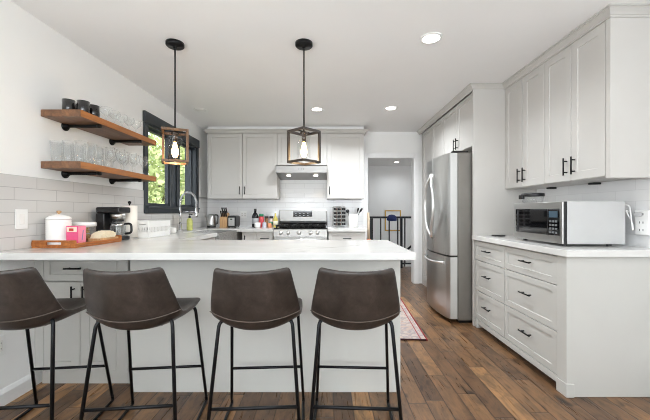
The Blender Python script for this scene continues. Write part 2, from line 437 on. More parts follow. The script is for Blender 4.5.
def sash(y0, y1):
    m = MB(); z0, z1, w = WZ0+t_, WZ1-t_, 0.022
    m.box(G-0.015, G+0.03, y0, y0+w, z0, z1, 0.003).box(G-0.015, G+0.03, y1-w, y1, z0, z1, 0.003)
    m.box(G-0.015, G+0.03, y0+w, y1-w, z0, z0+w*1.4, 0.003).box(G-0.015, G+0.03, y0+w, y1-w, z1-w*1.2, z1, 0.003)
    s = m.build('window_sash', M_FRAMEW, win)
    MB().box(G-0.002, G+0.002, y0+w, y1-w, z0+w*1.4, z1-w*1.2).build('window_pane', M_PANE, s)
sash(WY0+t_, 4.00); sash(4.08, 4.19); sash(4.26, WY1-t_)
MB().box(XL-0.15, XL+0.05, WY0-0.04, WY1+0.04, WZ0-0.012, WZ0+0.01, 0.004).build('window_sill', M_FRAMEW, win)

# ------------------------------------------------------------------ cabinets
def crown(path_pts, name, top=None):
    """crown moulding swept along a horizontal polyline (outward offset to the left of travel)"""
    prof = [(0.0, -0.055), (0.010, -0.055), (0.010, -0.044), (0.016, -0.041), (0.024, -0.030), (0.040, -0.016), (0.045, -0.014), (0.045, -0.008), (0.054, -0.007), (0.054, -0.001), (0.0, -0.001)]
    P = [Vector((p[0], p[1], 0)) for p in path_pts]; mb = MB(); rings = []
    for i, p in enumerate(P):
        d1 = (p-P[i-1]).normalized() if i else (P[1]-P[0]).normalized()
        d2 = (P[i+1]-p).normalized() if i < len(P)-1 else d1
        n1, n2 = Vector((-d1.y, d1.x, 0)), Vector((-d2.y, d2.x, 0))
        b = (n1+n2).normalized(); b = b/max(0.3, b.dot(n1))
        rings.append([mb.bm.verts.new(Vector((p.x, p.y, top or ZC)) + b*o + Vector((0, 0, z))) for o, z in prof])
    k = len(prof)
    for a, c in zip(rings, rings[1:]):
        for j in range(k): mb.bm.faces.new((a[j], a[(j+1) % k], c[(j+1) % k], c[j]))
    mb.bm.faces.new(rings[0]); mb.bm.faces.new(list(reversed(rings[-1])))
    return struct(name, mb, M_CAB)

def door(parent, O, U, N, w, h, mat, hpos=None, hv=True, L=0.13, name='door', rail=0.058):
    """hpos: (u, v) centre of the handle on this front"""
    d = MB().shaker(O, U, N, w, h, rail=rail).build(name, mat, parent)
    if hpos:
        O, U = Vector(O), Vector(U)
        bar_pull(d, O+U*hpos[0]+Vector((0, 0, hpos[1])), (0, 0, 1) if hv else U, N, L)
    return d

g = 0.0028
# right wall uppers: fronts at X = 1.80, looking towards -X
UX, UZ0, UZ1, UZR = 1.80, 1.38, 2.335, 2.388
def right_upper(y0, y1, lab):
    t = thing('wall_cabinet', lab, 'cabinet', (0, 0, 0), 0, 'right wall cabinets')
    MB().box(UX+0.021, XR-0.001, y0, y1-0.0005, UZ0, ZC-0.045).build('body', M_CAB, t)
    m = (y0+y1)/2
    door(t, (UX, m-g, UZ0+0.003), (0, -1, 0), (-1, 0, 0), m-y0-2*g, UZR-UZ0-0.006, M_CAB, (0.035, 0.105))
    door(t, (UX, y1-g, UZ0+0.003), (0, -1, 0), (-1, 0, 0), y1-m-2*g, UZR-UZ0-0.006, M_CAB, (y1-m-2*g-0.035, 0.105))
    return t
u1 = right_upper(2.07, 2.655, 'grey two-door wall cabinet above the microwave, nearest the camera')
u2 = right_upper(2.655, 3.235, 'grey two-door wall cabinet between the fridge side panel and the nearer wall cabinet')
MB().box(UX-0.0, XR-0.001, 2.032, 2.069, UZ0-0.012, ZC-0.045, 0.002).build('end_panel', M_CAB, u1)
crown([(XR-0.002, 2.034), (UX+0.002, 2.034), (UX+0.002, 3.25), (1.485, 3.25), (1.485, YB-0.03)], 'trim_2')
# plug strips under the right uppers
for y, lab in ((2.98, 'small black plug strip under the wall cabinet next to the fridge panel'), (2.50, 'small black plug strip under the wall cabinet above the microwave')):
    tag(MB().box(XR-0.07, XR-0.01, y-0.028, y+0.028, UZ0-0.016, UZ0-0.0005, 0.004).build('plug_strip', M_BLKP), lab, 'plug strip')

# fridge surround: side panel, over-fridge cabinet, pantry
sp = tag(MB().box(1.48, XR-0.001, 3.2365, 3.262, 0.001, ZC-0.045, 0.001).build('fridge_side_panel', M_CAB), 'tall plain grey panel standing beside the fridge', 'panel')
FX = 1.50
oc = thing('wall_cabinet', 'short grey two-door cabinet over the steel fridge', 'cabinet', (0, 0, 0))
MB().box(FX+0.021, XR-0.001, 3.263, 4.145, 1.83, ZC-0.045).build('body', M_CAB, oc)
h_ = UZR-1.833-0.003
door(oc, (FX, 3.70-g, 1.833), (0, -1, 0), (-1, 0, 0), 0.42, h_, M_CAB, (0.03, 0.095))
door(oc, (FX, 4.143-g, 1.833), (0, -1, 0), (-1, 0, 0), 0.437, h_, M_CAB, (0.41, 0.095))
pc = thing('pantry_cabinet', 'tall grey pantry cabinet beyond the fridge by the doorway', 'cabinet', (0, 0, 0))
MB().box(FX+0.021, XR-0.001, 4.147, YB-0.03, 0.001, ZC-0.045).build('body', M_CAB, pc)
for y1, w, hu in ((4.555-g, 0.404, 0.03), (4.98, 0.42, 0.39)):
    door(pc, (FX, y1, 1.50), (0, -1, 0), (-1, 0, 0), w, UZR-1.503, M_CAB)
    door(pc, (FX, y1, 0.10), (0, -1, 0), (-1, 0, 0), w, 1.395, M_CAB, (hu, 0.75))

# right base: two drawer units, plinth, end panel
BX = 1.49
def right_base(y0, y1, lab):
    t = thing('drawer_cabinet', lab, 'cabinet', (0, 0, 0), 0, 'right base cabinets')
    MB().box(BX+0.021, XR-0.01, y0, y1-0.0005, 0.085, 0.873).build('body', M_CABL, t)
    MB().box(BX+0.07, XR-0.01, y0, y1-0.0005, 0.001, 0.085).build('toe_kick', M_CABL, t)
    w = y1-y0-2*g
    for z0, z1 in ((0.095, 0.372), (0.377, 0.672), (0.677, 0.862)):
        door(t, (BX, y1-g, z0), (0, -1, 0), (-1, 0, 0), w, z1-z0, M_CABL, (w/2, (z1-z0)*0.56), False, 0.13, 'drawer', 0.045)
    return t
b1 = right_base(2.07, 2.69, 'pale grey three-drawer cabinet under the microwave, the wider one')
b2 = right_base(2.69, 3.235, 'pale grey three-drawer cabinet standing beside the fridge, the narrower one')
MB().box(BX-0.004, XR-0.01, 1.985, 2.069, 0.001, 0.873, 0.002).build('end_panel', M_CABL, b1)
MB().box(BX-0.010, BX+0.040, 1.977, 2.069, 0.001, 0.085, 0.003).build('foot', M_CABL, b1)
MB().box(BX-0.004, BX+0.065, 3.17, 3.234, 0.001, 0.09, 0.003).build('foot', M_CABL, b2)
MB().box(BX+0.0, BX+0.02, 2.075, 2.689, 0.045, 0.09, 0.002).build('plinth', M_CABL, b1)
MB().box(BX+0.0, BX+0.02, 2.69, 3.17, 0.045, 0.09, 0.002).build('plinth', M_CABL, b2)
tag(MB().box(1.463, XR-0.009, 1.955, 3.235, 0.8735, 0.915, 0.003).build('countertop', M_QUARTZ), 'white quartz countertop under the microwave on the right wall', 'countertop')

# back wall uppers: fronts at Y = 4.82
def back_upper(x0, x1, z0, nd, lab, hs, hl=0.12):
    t = thing('wall_cabinet', lab, 'cabinet', (0, 0, 0), 0, 'back wall cabinets')
    MB().box(x0, x1-0.0005, 4.841, YB-0.009, z0, 2.385).build('body', M_CAB, t)
    w = (x1-x0)/nd
    for k in range(nd):
        hp = None
        if hs: hp = ((w-2*g-0.035) if hs[k] == 'r' else 0.035, hl)
        door(t, (x0+k*w+g, 4.82, z0+0.003), (1, 0, 0), (0, -1, 0), w-2*g, UZ1-z0-0.006, M_CAB, hp, True, 0.12)
    return t
back_upper(-1.80, -0.75, 1.35, 2, 'grey two-door wall cabinet left of the range hood', 'rl')
back_upper(-0.75, 0.0, 1.84, 2, 'short grey cabinet directly above the range hood', None)
back_upper(0.0, 0.555, 1.35, 1, 'grey one-door wall cabinet right of the range hood', 'l')
crown([(0.556, YB-0.012), (0.556, 4.82), (-1.80, 4.82), (-1.80, YB-0.012)], 'trim_3', 2.39)
struct('soffit_back', MB().box(-1.80, 0.557, 4.83, YB-0.001, 2.391, ZC-0.0005), M_CEIL)

# back and left base cabinets
def base_front(x0, x1, lab, rows, ztop=0.872, grp='back base cabinets'):
    t = thing('base_cabinet', lab, 'cabinet', (0, 0, 0), 0, grp)
    MB().box(x0, x1-0.0005, 4.541, YB-0.01, 0.10, ztop).build('body', M_CAB, t)
    MB().box(x0, x1-0.0005, 4.60, YB-0.01, 0.001, 0.10).build('toe_kick', M_CAB, t)
    for z0, z1, kind in rows:
        w = x1-x0-2*g
        door(t, (x0+g, 4.52, z0), (1, 0, 0), (0, -1, 0), w, z1-z0, M_CAB, (w/2, (z1-z0)*0.55) if kind == 'drawer' else (0.04, z1-z0-0.1), kind != 'drawer', 0.12, kind, 0.045)
    return t
base_front(-1.20, -0.99, 'narrow grey base cabinet in the corner left of the range', [(0.11, 0.86, 'door')])
base_front(-0.99, -0.765, 'grey drawer cabinet beside the left of the range', [(0.11, 0.40, 'drawer'), (0.405, 0.67, 'drawer'), (0.675, 0.86, 'drawer')])
base_front(0.02, 0.545, 'grey drawer cabinet right of the range by the doorway', [(0.11, 0.40, 'drawer'), (0.405, 0.67, 'drawer'), (0.675, 0.86, 'drawer')])
tag(MB().box(0.008, 0.565, 4.50, YB-0.009, 0.8735, 0.915, 0.003).build('countertop', M_QUARTZ), 'short white countertop right of the range', 'countertop')
SK0, SK1 = 3.66, 4.40
def left_base(y0, y1, lab, ztop, ndoor):
    t = thing('base_cabinet', lab, 'cabinet', (0, 0, 0), 0, 'left wall base cabinets')
    MB().box(XL+0.01, -1.301, y0, y1-0.0005, 0.10, ztop).build('body', M_CAB, t)
    MB().box(XL+0.01, -1.36, y0, y1-0.0005, 0.001, 0.10).build('toe_kick', M_CAB, t)
    w = (y1-y0)/ndoor
    for k in range(ndoor):
        door(t, (-1.28, y0+k*w+g, 0.11), (0, 1, 0), (1, 0, 0), w-2*g, ztop-0.12, M_CAB, (0.04 if k else w-0.05, ztop-0.25))
    return t
left_base(2.705, SK0, 'grey base cabinet on the left wall between peninsula and sink', 0.872, 2)
left_base(SK0, SK1, 'grey sink cabinet under the kitchen window', 0.64, 2)
left_base(SK1, 5.14, 'grey corner base cabinet past the sink', 0.872, 1)
ct = MB(); z0, z1 = 0.8735, 0.915
ct.box(XL+0.009, -1.255, 2.702, SK0, z0, z1).box(XL+0.009, -1.65, SK0, SK1, z0, z1).box(XL+0.009, -1.235, SK1, YB-0.009, z0, z1)
ct.box(-1.235, -0.757, 4.50, YB-0.009, z0, z1)
tag(ct.build('countertop', M_QUARTZ), 'white L-shaped countertop around the sink and along the back wall', 'countertop')
sk = MB()
sx0, sx1, sz0, sz1 = -1.648, -1.235, 0.65, 0.905
sk.box(sx0, sx1, SK0+0.002, SK1-0.002, sz0, sz0+0.012).box(sx1-0.025, sx1, SK0+0.002, SK1-0.002, sz0+0.012, sz1, 0.004)
sk.box(sx0, sx0+0.012, SK0+0.002, SK1-0.002, sz0+0.012, sz1).box(sx0+0.012, sx1-0.025, SK0+0.002, SK0+0.014, sz0+0.012, sz1).box(sx0+0.012, sx1-0.025, SK1-0.014, SK1-0.002, sz0+0.012, sz1)
tag(sk.build('apron_sink', M_STEELH), 'stainless apron-front sink under the kitchen window', 'sink')

# peninsula
PY0, PY1 = 2.04, 2.68
pb = thing('peninsula_base', 'off-white panelled base of the peninsula behind the bar stools', 'cabinet', (0, 0, 0))
MB().box(-1.225, 0.445, PY0+0.02, PY1, 0.001, 0.872).build('body', M_PANEL, pb)
MB().box(-1.255, 0.468, PY0, PY0+0.019, 0.001, 0.872, 0.001).build('back_panel', M_PANEL, pb)
MB().box(0.446, 0.468, PY0+0.02, PY1, 0.001, 0.872, 0.001).build('end_panel', M_PANEL, pb)
dcab = thing('drawer_cabinet', 'pale cabinet with one drawer and two doors facing the stools by the left wall', 'cabinet', (0, 0, 0))
CY = 2.11
MB().box(XL+0.001, -1.312, CY+0.021, PY1, 0.10, 0.872).build('body', M_CABL, dcab)
MB().box(XL+0.02, -1.312, CY+0.035, PY1, 0.001, 0.10).build('toe_kick', M_CABL, dcab)
for a, b in ((XL+0.001, -1.872), (-1.385, -1.312)): MB().box(a, b, CY+0.001, CY+0.02, 0.10, 0.872).build('filler', M_CABL, dcab)
door(dcab, (-1.87, CY, 0.695), (1, 0, 0), (0, -1, 0), 0.483, 0.165, M_CABL, (0.21, 0.085), False, 0.11, 'drawer', 0.04)
door(dcab, (-1.87, CY, 0.105), (1, 0, 0), (0, -1, 0), 0.24, 0.582, M_CABL, (0.205, 0.50), True, 0.12)
door(dcab, (-1.627, CY, 0.105), (1, 0, 0), (0, -1, 0), 0.24, 0.582, M_CABL, (0.035, 0.50), True, 0.12)
tag(MB().box(XL+0.009, 0.51, 1.834, 2.7015, 0.8735, 0.915, 0.003).build('countertop', M_QUARTZ), 'long white veined quartz peninsula top in front of the bar stools', 'countertop')

# ------------------------------------------------------------------ refrigerator
fr = thing('refrigerator', 'stainless french-door refrigerator with bottom freezer in the grey cabinet surround', 'refrigerator', (0, 0, 0))
RY0, RY1 = 3.30, 4.06
MB().box(1.355, XR-0.03, RY0, RY1, 0.03, 1.765, 0.006).build('case', M_FRIDGESIDE, fr)
MB().box(1.37, XR-0.05, RY0+0.02, RY1-0.02, 0.002, 0.03).build('base_grille', M_BLKP, fr)
for y in (RY0+0.035, RY1-0.035): MB().box(1.30, 1.46, y-0.03, y+0.03, 1.766, 1.785, 0.006).build('hinge_cover', M_BLKP, fr)
def bowx(y): # front bulges a little towards the room
    u = (y-(RY0+RY1)/2)/((RY1-RY0)/2); return 1.262 - 0.045*(1-u*u)
def bowed(y0, y1, z0, z1, edge=0.012, n=14):
    pts = []
    for k in range(n+1):
        y = y0+(y1-y0)*k/n; e = 0.0
        if k == 0 or k == n: e = edge
        pts.append((bowx(y)+e, y))
    pts = [(1.345, y0)] + pts + [(1.345, y1)]
    mb = MB(); mb.prism(pts, 'z', z0, z1)
    for f in mb.bm.faces:
        if abs(f.normal.z) < 0.5: f.smooth = False
    return mb
mid = (RY0+RY1)/2
def bow_handle(door_o, y, sgn, z0, z1):
    pts = []
    for k in range(17):
        t = k/16; s = math.sin(PI*t)
        pts.append((bowx(y)-0.012-0.034*min(1.0, s*2.2), y+sgn*0.125*s, z0+(z1-z0)*t))
    MB().tube(pts, 0.0145, 10).build('handle', M_CHROME_F, door_o)
M_CHROME_F = simple('satin_handle_metal', (232, 232, 230), 0.3, 0.9, var=0.02)
dn = bowed(RY0, mid-0.003, 0.70, 1.76).build('door', M_STEELV, fr); bow_handle(dn, mid-0.02, -1, 0.86, 1.58)
df = bowed(mid+0.003, RY1, 0.70, 1.76).build('door', M_STEELV, fr); bow_handle(df, mid+0.02, 1, 0.86, 1.58)
fz = bowed(RY0, RY1, 0.045, 0.685).build('freezer_drawer', M_STEELV, fr)
pts = []
for k in range(17):
    t = k/16; y = RY0+0.09+(RY1-RY0-0.18)*t; s = math.sin(PI*t)
    pts.append((bowx(y)-0.008-0.045*s**0.5, y, 0.615-0.012*s))
MB().tube(pts, 0.012, 10).build('handle', M_CHROME_F, fz)
M_EDGE = simple('silver_door_edge', (206, 206, 203), 0.35, 0.3, var=0.01)
for o, z0, z1 in ((dn, 0.705, 1.755), (fz, 0.05, 0.68)): MB().box(1.272, 1.344, RY0-0.004, RY0-0.0003, z0, z1, 0.001).build('door_edge', M_EDGE, o)
MB().box(1.275, 1.35, RY0+0.015, RY1-0.015, 0.686, 0.699).build('door_gap_seal', M_DARKIN, fr)

# ------------------------------------------------------------------ range and hood
RX0, RX1 = -0.752, 0.002
rg = thing('gas_range', 'stainless gas range with black grates under the hood', 'range', (0, 0, 0))
rx0, rx1 = RX0+0.004, RX1-0.002
MB().box(rx0, rx1, 4.52, 5.10, 0.05, 0.905).build('body', M_STEELH, rg)
MB().box(rx0, rx1, 4.50, 5.03, 0.906, 0.925, 0.004).build('cooktop', M_OVEN, rg)
cp = MB(); cp.prism([(4.475, 0.81), (4.519, 0.81), (4.519, 0.905), (4.49, 0.905)], 'x', rx0, rx1); cp = cp.build('control_panel', M_STEELD, rg)
for x in (-0.647, -0.544, -0.391, -0.232, -0.134):
    MB().lathe([(0, 0.0), (0.026, 0.0), (0.026, -0.008), (0.020, -0.012), (0.018, -0.036), (0.015, -0.04), (0, -0.04)], 16, (x, 4.482, 0.857), 'y').build('knob', M_CHROME_F, cp)
od = MB().box(rx0, rx1, 4.478, 4.519, 0.20, 0.80, 0.004).build('oven_door', M_STEELH, rg)
MB().box(rx0+0.1, rx1-0.1, 4.472, 4.4775, 0.32, 0.66, 0.002).build('oven_window', M_OVEN, od)
hb = MB(); hb.tube([(rx0+0.05, 4.425, 0.765), (rx1-0.05, 4.425, 0.765)], 0.014, 10)
for x in (rx0+0.09, rx1-0.09): hb.tube([(x, 4.48, 0.765), (x, 4.425, 0.765)], 0.009, 8)
hb.build('handle', M_CHROME_F, od)
MB().box(rx0, rx1, 4.485, 4.519, 0.055, 0.19, 0.004).build('storage_drawer', M_STEELH, rg)
bg_ = MB().box(rx0, rx1, 5.03, 5.10, 1.0, 1.185, 0.008).build('backguard', M_STEELD, rg)
MB().box(rx0, rx1, 5.032, 5.10, 0.906, 0.999).build('rear_vent', M_OVEN, rg)
MB().box(-0.53, -0.235, 5.024, 5.0295, 1.075, 1.165, 0.002).build('display', M_OVEN, bg_)
mb = MB()
for i in range(4):
    for j in range(2): mb.box(-0.50+i*0.062, -0.478+i*0.062, 5.0215, 5.0236, 1.09+j*0.035, 1.098+j*0.035)
mb.build('display_keys', simple('pale_key_print', (176, 180, 184), 0.4, var=0), bg_)
for k in range(3):
    x0 = rx0+0.02+k*0.238; x1 = x0+0.232; m = MB()
    for y in (4.53, 4.76, 5.0): m.box(x0, x1, y-0.007, y+0.007, 0.945, 0.962)
    for x in (x0+0.007, (x0+x1)/2, x1-0.007): m.box(x-0.007, x+0.007, 4.53, 5.0, 0.945, 0.961)
    for x in (x0+0.01, x1-0.01):
        for y in (4.535, 4.995): m.box(x-0.008, x+0.008, y-0.008, y+0.008, 0.925, 0.945)
    m.build('grate', M_IRON, rg)
for x, y in ((-0.61, 4.64), (-0.61, 4.88), (-0.375, 4.76), (-0.14, 4.64), (-0.14, 4.88)):
    MB().lathe([(0, 0.925), (0.045, 0.925), (0.045, 0.935), (0.03, 0.936), (0.03, 0.942), (0, 0.943)], 16, (x, y, 0)).build('burner', M_IRON, rg)
hd = thing('range_hood', 'stainless under-cabinet hood with two lit lamps above the range', 'hood', (0, 0, 0))
h = MB(); h.prism([(5.139, 1.838), (4.68, 1.838), (4.66, 1.82), (4.66, 1.725), (5.139, 1.665)], 'x', rx0, rx1)
hs = h.build('shell', M_STEELD, hd)
for x in (-0.58, -0.17): MB().cyl((x, 4.85, 1.694), 0.032, 0.009, 16).build('lamp', M_HOODL, hd)
for x in (-0.41, -0.375, -0.34): MB().cyl((x, 4.662, 1.775), 0.006, -0.01, 10, 'y').build('button', M_BLKP, hd)
for x in (-0.58, -0.17):
    d = bpy.data.lights.new('hood_lamp_light', 'SPOT'); d.energy = 0.9; d.spot_size = 2.2; d.spot_blend = 0.7; d.shadow_soft_size = 0.03; d.color = (1, 0.95, 0.87)
    o = bpy.data.objects.new('hood_lamp_light', d); COL.objects.link(o); o.location = (x, 4.85, 1.68); o.parent = hd

# ------------------------------------------------------------------ bar stools
def seat_surface(u, v):
    """u across -1..1, v along the shell from back top 0 to seat front 1"""
    prof = [(-0.315, 0.902, 0.158, 0.045, 0.012), (-0.290, 0.825, 0.176, 0.055, 0.004), (-0.262, 0.745, 0.192, 0.062, 0.010),
            (-0.234, 0.675, 0.201, 0.062, 0.030), (-0.196, 0.620, 0.203, 0.048, 0.062), (-0.110, 0.600, 0.206, 0.018, 0.066),
            (0.020, 0.616, 0.210, 0.0, 0.042), (0.130, 0.645, 0.208, -0.006, 0.018), (0.190, 0.650, 0.200, -0.018, 0.002), (0.208, 0.632, 0.188, -0.022, 0.0)]
    x = v*(len(prof)-1); i = min(int(x), len(prof)-2); f = x-i
    a, b = prof[i], prof[i+1]
    y, z, w, ef, el = [a[k]*(1-f)+b[k]*f for k in range(5)]
    q = abs(u)**2.2
    return Vector((u*w, y+ef*q, z+el*q))
def make_stool():
    t = thing('bar_stool', '', 'bar stool', (0, 0, 0), 0, 'bar stools at the peninsula')
    nu, nv = 14, 18; mb = MB()
    G_ = [[mb.bm.verts.new(seat_surface(-1+2*i/nu, j/nv)) for i in range(nu+1)] for j in range(nv+1)]
    for j in range(nv):
        for i in range(nu):
            f = mb.bm.faces.new((G_[j][i], G_[j][i+1], G_[j+1][i+1], G_[j+1][i])); f.smooth = True
    o = mb.build('seat_shell', M_LEATHER, t)
    # normals up/inward so that the thickness grows outward
    me = o.data
    if me.polygons[len(me.polygons)//2].normal.z < 0: me.flip_normals()
    sm = o.modifiers.new('thick', 'SOLIDIFY'); sm.thickness = 0.022; sm.offset = -1.0
    ss = o.modifiers.new('round', 'SUBSURF'); ss.levels = 1; ss.render_levels = 2
    # seam piping on the outside of the bend
    pts = []
    for k in range(21):
        u = -0.98+1.96*k/20; p = seat_surface(u, 0.345); du = seat_surface(u+0.01, 0.345)-seat_surface(u-0.01, 0.345); dv = seat_surface(u, 0.36)-seat_surface(u, 0.33)
        n = du.cross(dv).normalized(); n = n if n.y < 0 else -n
        pts.append(p+n*0.0228)
    MB().tube(pts, 0.0025, 6).build('seam_piping', M_PIPING, o)
    R = 0.0085
    for s in (-1, 1):
        MB().tube(fillet([(s*0.10, -0.13, 0.603), (s*0.168, -0.180, 0.655), (s*0.216, -0.262, 0.035)], 0.05, 8), R, 10).build('rear_leg', M_LEG, t)
        MB().tube(fillet([(s*0.05, 0.10, 0.606), (s*0.182, 0.115, 0.628), (s*0.212, 0.235, 0.035)], 0.05, 8), R, 10).build('front_leg', M_LEG, t)
        MB().tube(fillet([(s*0.2155, -0.260, 0.045), (s*0.2165, -0.268, 0.0095), (s*0.2125, 0.243, 0.0095), (s*0.2117, 0.2332, 0.045)], 0.03, 6), R, 10).build('floor_runner', M_LEG, t)
    MB().tube([(-0.198, -0.231, 0.262), (0.198, -0.231, 0.262)], 0.0078, 10).build('rear_crossbar', M_LEG, t)
    MB().tube([(-0.201, 0.194, 0.24), (0.201, 0.194, 0.24)], 0.0078, 10).build('footrest', M_LEG, t)
    MB().box(-0.06, 0.06, -0.05, 0.13, 0.580, 0.591, 0.002).build('seat_bracket', M_LEG, t)
    return t
st0 = make_stool(); bpy.context.view_layer.update()
for k, (x, y, a, lab) in enumerate((
        (-1.485, 1.68, 6, 'brown leather bar stool nearest the left wall, turned towards the drawer cabinet'),
        (-0.918, 1.68, 5.5, 'brown leather bar stool where the drawer cabinet meets the peninsula panel'),
        (-0.342, 1.68, 3, 'brown leather bar stool standing second from the open end of the peninsula'),
        (0.141, 1.68, -2.6, 'brown leather bar stool nearest the open right end of the peninsula'))):
    if k == 0: st0.location = (x, y, 0); st0.rotation_euler = (0, 0, math.radians(a)); st0['label'] = lab
    else: dup(st0, (x, y, 0), math.radians(a), lab)

# ------------------------------------------------------------------ pendants and recessed lights
def pendant(x, y, rz, mat, lab):
    t = thing('pendant_light', lab, 'pendant light', (x, y, ZC), rz, 'pendants over the peninsula')
    MB().lathe([(0, 0), (0.066, 0), (0.066, -0.022), (0.06, -0.028), (0.012, -0.03), (0.012, -0.04), (0, -0.04)], 28).build('canopy', M_BLACK, t)
    zt, zb, a, w = -0.677, -0.909, 0.083, 0.0085
    MB().tube([(0, 0, -0.038), (0, 0, zt)], 0.0055, 8).build('rod', M_BLACK, t)
    for z in (zt, zb):
        m = MB()
        for s in (-1, 1):
            m.box(-a-w, a+w, s*a-w, s*a+w, z-w, z+w, 0.001).box(s*a-w, s*a+w, -a+w, a-w, z-w, z+w, 0.001)
        m.build('top_frame' if z == zt else 'bottom_frame', mat, t)
    for sx in (-1, 1):
        MB().box(sx*a-w, sx*a+w, -sx*a-w, -sx*a+w, zb+w, zt-w, 0.001).build('post', mat, t)
    MB().box(-a+w, a-w, -0.006, 0.006, zt-0.004, zt+0.004).build('cross_strap', M_BLACK, t)
    MB().lathe([(0, zt-0.004), (0.028, zt-0.004), (0.028, zt-0.02), (0.017, zt-0.022), (0.017, zt-0.075), (0.012, zt-0.08), (0, zt-0.08)], 18).build('socket', M_BRONZE, t)
    MB().lathe([(0.05, zt-0.02), (0.05, zb+0.03), (0.0475, zb+0.03), (0.0475, zt-0.02), (0.05, zt-0.02)], 28).build('glass_shade', M_SHADE, t)
    zz = zt-0.08
    MB().lathe([(0, zz), (0.011, zz), (0.014, zz-0.02), (0.024, zz-0.06), (0.025, zz-0.085), (0.016, zz-0.112), (0, zz-0.12)], 16).build('bulb', M_BULB, t)
    d = bpy.data.lights.new('bulb_light', 'POINT'); d.energy = 2.2; d.color = (1, 0.76, 0.46); d.shadow_soft_size = 0.03
    o = bpy.data.objects.new('bulb_light', d); COL.objects.link(o); o.parent = t; o.location = (0, 0, zb+0.015)
M_GLASST = thin_glass('thin_drinking_glass', (0.99, 0.995, 0.995), 0.045, 0.5, 2.6, 0.55)
M_SHADE = thin_glass('clear_lamp_glass', (0.985, 0.985, 0.98), 0.02, 0.22, 4.0)
pendant(-1.160, 2.443, math.radians(26), M_LANT, 'lantern pendant with glowing bulb hanging in front of the window')
pendant(-0.176, 2.443, math.radians(47), M_LANT2, 'lantern pendant with glowing bulb hanging in front of the range hood')

def can_light(x, y, on, lab, energy=11):
    t = thing('recessed_light', lab, 'ceiling light', (x, y, ZC), 0, 'recessed ceiling lights')
    MB().lathe([(0.062, -0.0005), (0.082, -0.0005), (0.080, -0.006), (0.062, -0.006), (0.062, -0.0005)], 28).build('trim_ring', M_WPL, t)
    MB().lathe([(0, -0.001), (0.062, -0.001), (0.062, -0.004), (0, -0.004)], 28).build('lens', M_CAN if on else M_WPL, t)
    if on:
        d = bpy.data.lights.new('can_lamp', 'AREA'); d.shape = 'DISK'; d.size = 0.12; d.energy = energy; d.color = (0.90, 0.95, 1.0); d.spread = 2.6
        o = bpy.data.objects.new('can_lamp', d); COL.objects.link(o); o.parent = t; o.location = (0, 0, -0.012)
can_light(0.772, 2.373, True, 'lit recessed ceiling light above the aisle, nearest the camera')
can_light(-0.125, 4.008, True, 'lit recessed ceiling light in front of the range hood', 19)
can_light(0.792, 3.968, True, 'lit recessed ceiling light nearest the doorway', 19)
can_light(-1.60, 4.04, False, 'unlit white recessed ceiling light over the sink')
for x, y, lab in ((-1.0, 1.25, 'added unseen lit recessed ceiling light above the leftmost bar stools'), (0.1, 1.25, 'added unseen lit recessed ceiling light above the middle of the seating side'),
                  (1.2, 1.0, 'added unseen lit recessed ceiling light above the near end of the right counter'), (-1.0, -0.7, 'added unseen lit recessed ceiling light behind the camera on the left'),
                  (0.8, -0.7, 'added unseen lit recessed ceiling light behind the camera on the right')):
    can_light(x, y, True, lab, 2)  # extra cans added out of view to even out the room light
can_light(1.79, 8.25, True, 'lit recessed ceiling light in the stair hall beyond the doorway', 5)

# ------------------------------------------------------------------ floating shelves
def shelf(zt, lab):
    t = thing('floating_shelf', lab, 'shelf', (XL, 2.155, zt), 0, 'floating shelves')
    L, D, T = 0.955, 0.272, 0.048
    MB().box(0.001, D-0.004, 0, L, -T, 0, 0.003).build('board', M_SHELF, t)
    MB().box(D-0.0035, D, 0.002, L-0.002, -T+0.002, -0.002, 0.001).build('front_edge', M_SHELFE, t)
    for y in (0.20, 0.71):
        b = MB(); b.lathe([(0, 0.001), (0.033, 0.001), (0.033, 0.009), (0.018, 0.012), (0.016, 0.03), (0, 0.03)], 20, (0, y, -T-0.014), 'x')
        b.tube([(0.02, y, -T-0.0125), (D-0.012, y, -T-0.0125)], 0.0115, 12)
        b.lathe([(0, D-0.03), (0.0135, D-0.03), (0.0135, D-0.006), (0, D-0.004)], 14, (0, y, -T-0.0125), 'x')
        b.build('pipe_bracket', M_IRON, t)
shelf(1.842, 'upper reclaimed wood shelf holding the black cups')
shelf(1.493, 'lower reclaimed wood shelf holding the clear drinking glasses')
cup0 = tag(MB().lathe([(0, 0), (0.034, 0), (0.037, 0.004), (0.038, 0.08), (0.0345, 0.08), (0.0335, 0.008), (0, 0.007)], 28).build('cup', M_BMUG), '', 'cup', 'black cups on the upper shelf')
for k, (x, y, lab) in enumerate(((-1.785, 2.212, 'glossy black cup nearest the near end of the upper shelf'), (-1.704, 2.238, 'glossy black cup in the middle of the trio on the upper shelf'),
        (-1.700, 2.330, 'glossy black cup of the upper shelf closest to the clear stemmed glasses'), (-1.800, 2.310, 'glossy black cup behind the others, nearer the wall on the upper shelf'))):
    o = cup0 if k == 0 else cup0.copy()
    if k: COL.objects.link(o)
    o.location = (x, y, 1.8425); o['label'] = lab
def tumbler_mesh(h, r0, r1, wall=0.0028):
    m = MB().lathe([(0, 0), (r0*0.96, 0), (r0, 0.003), (r1, h), (r1-wall, h), (r0-wall, 0.010), (0, 0.009)], 20); return m
def goblet_mesh(h=0.18, r=0.037):
    pr = [(0, 0), (0.033, 0), (0.034, 0.003), (0.006, 0.008), (0.0042, 0.02), (0.0042, 0.072), (0.014, 0.084), (r*0.93, 0.112), (r, 0.135), (r*0.84, h),
          (r*0.84-0.002, h), (r-0.0024, 0.135), (r*0.9, 0.114), (0.012, 0.088), (0, 0.084)]
    return MB().lathe(pr, 20)
tall = tag(tumbler_mesh(0.145, 0.031, 0.039).build('tumbler', M_GLASST), '', 'glass', 'tall tumblers on the lower shelf')
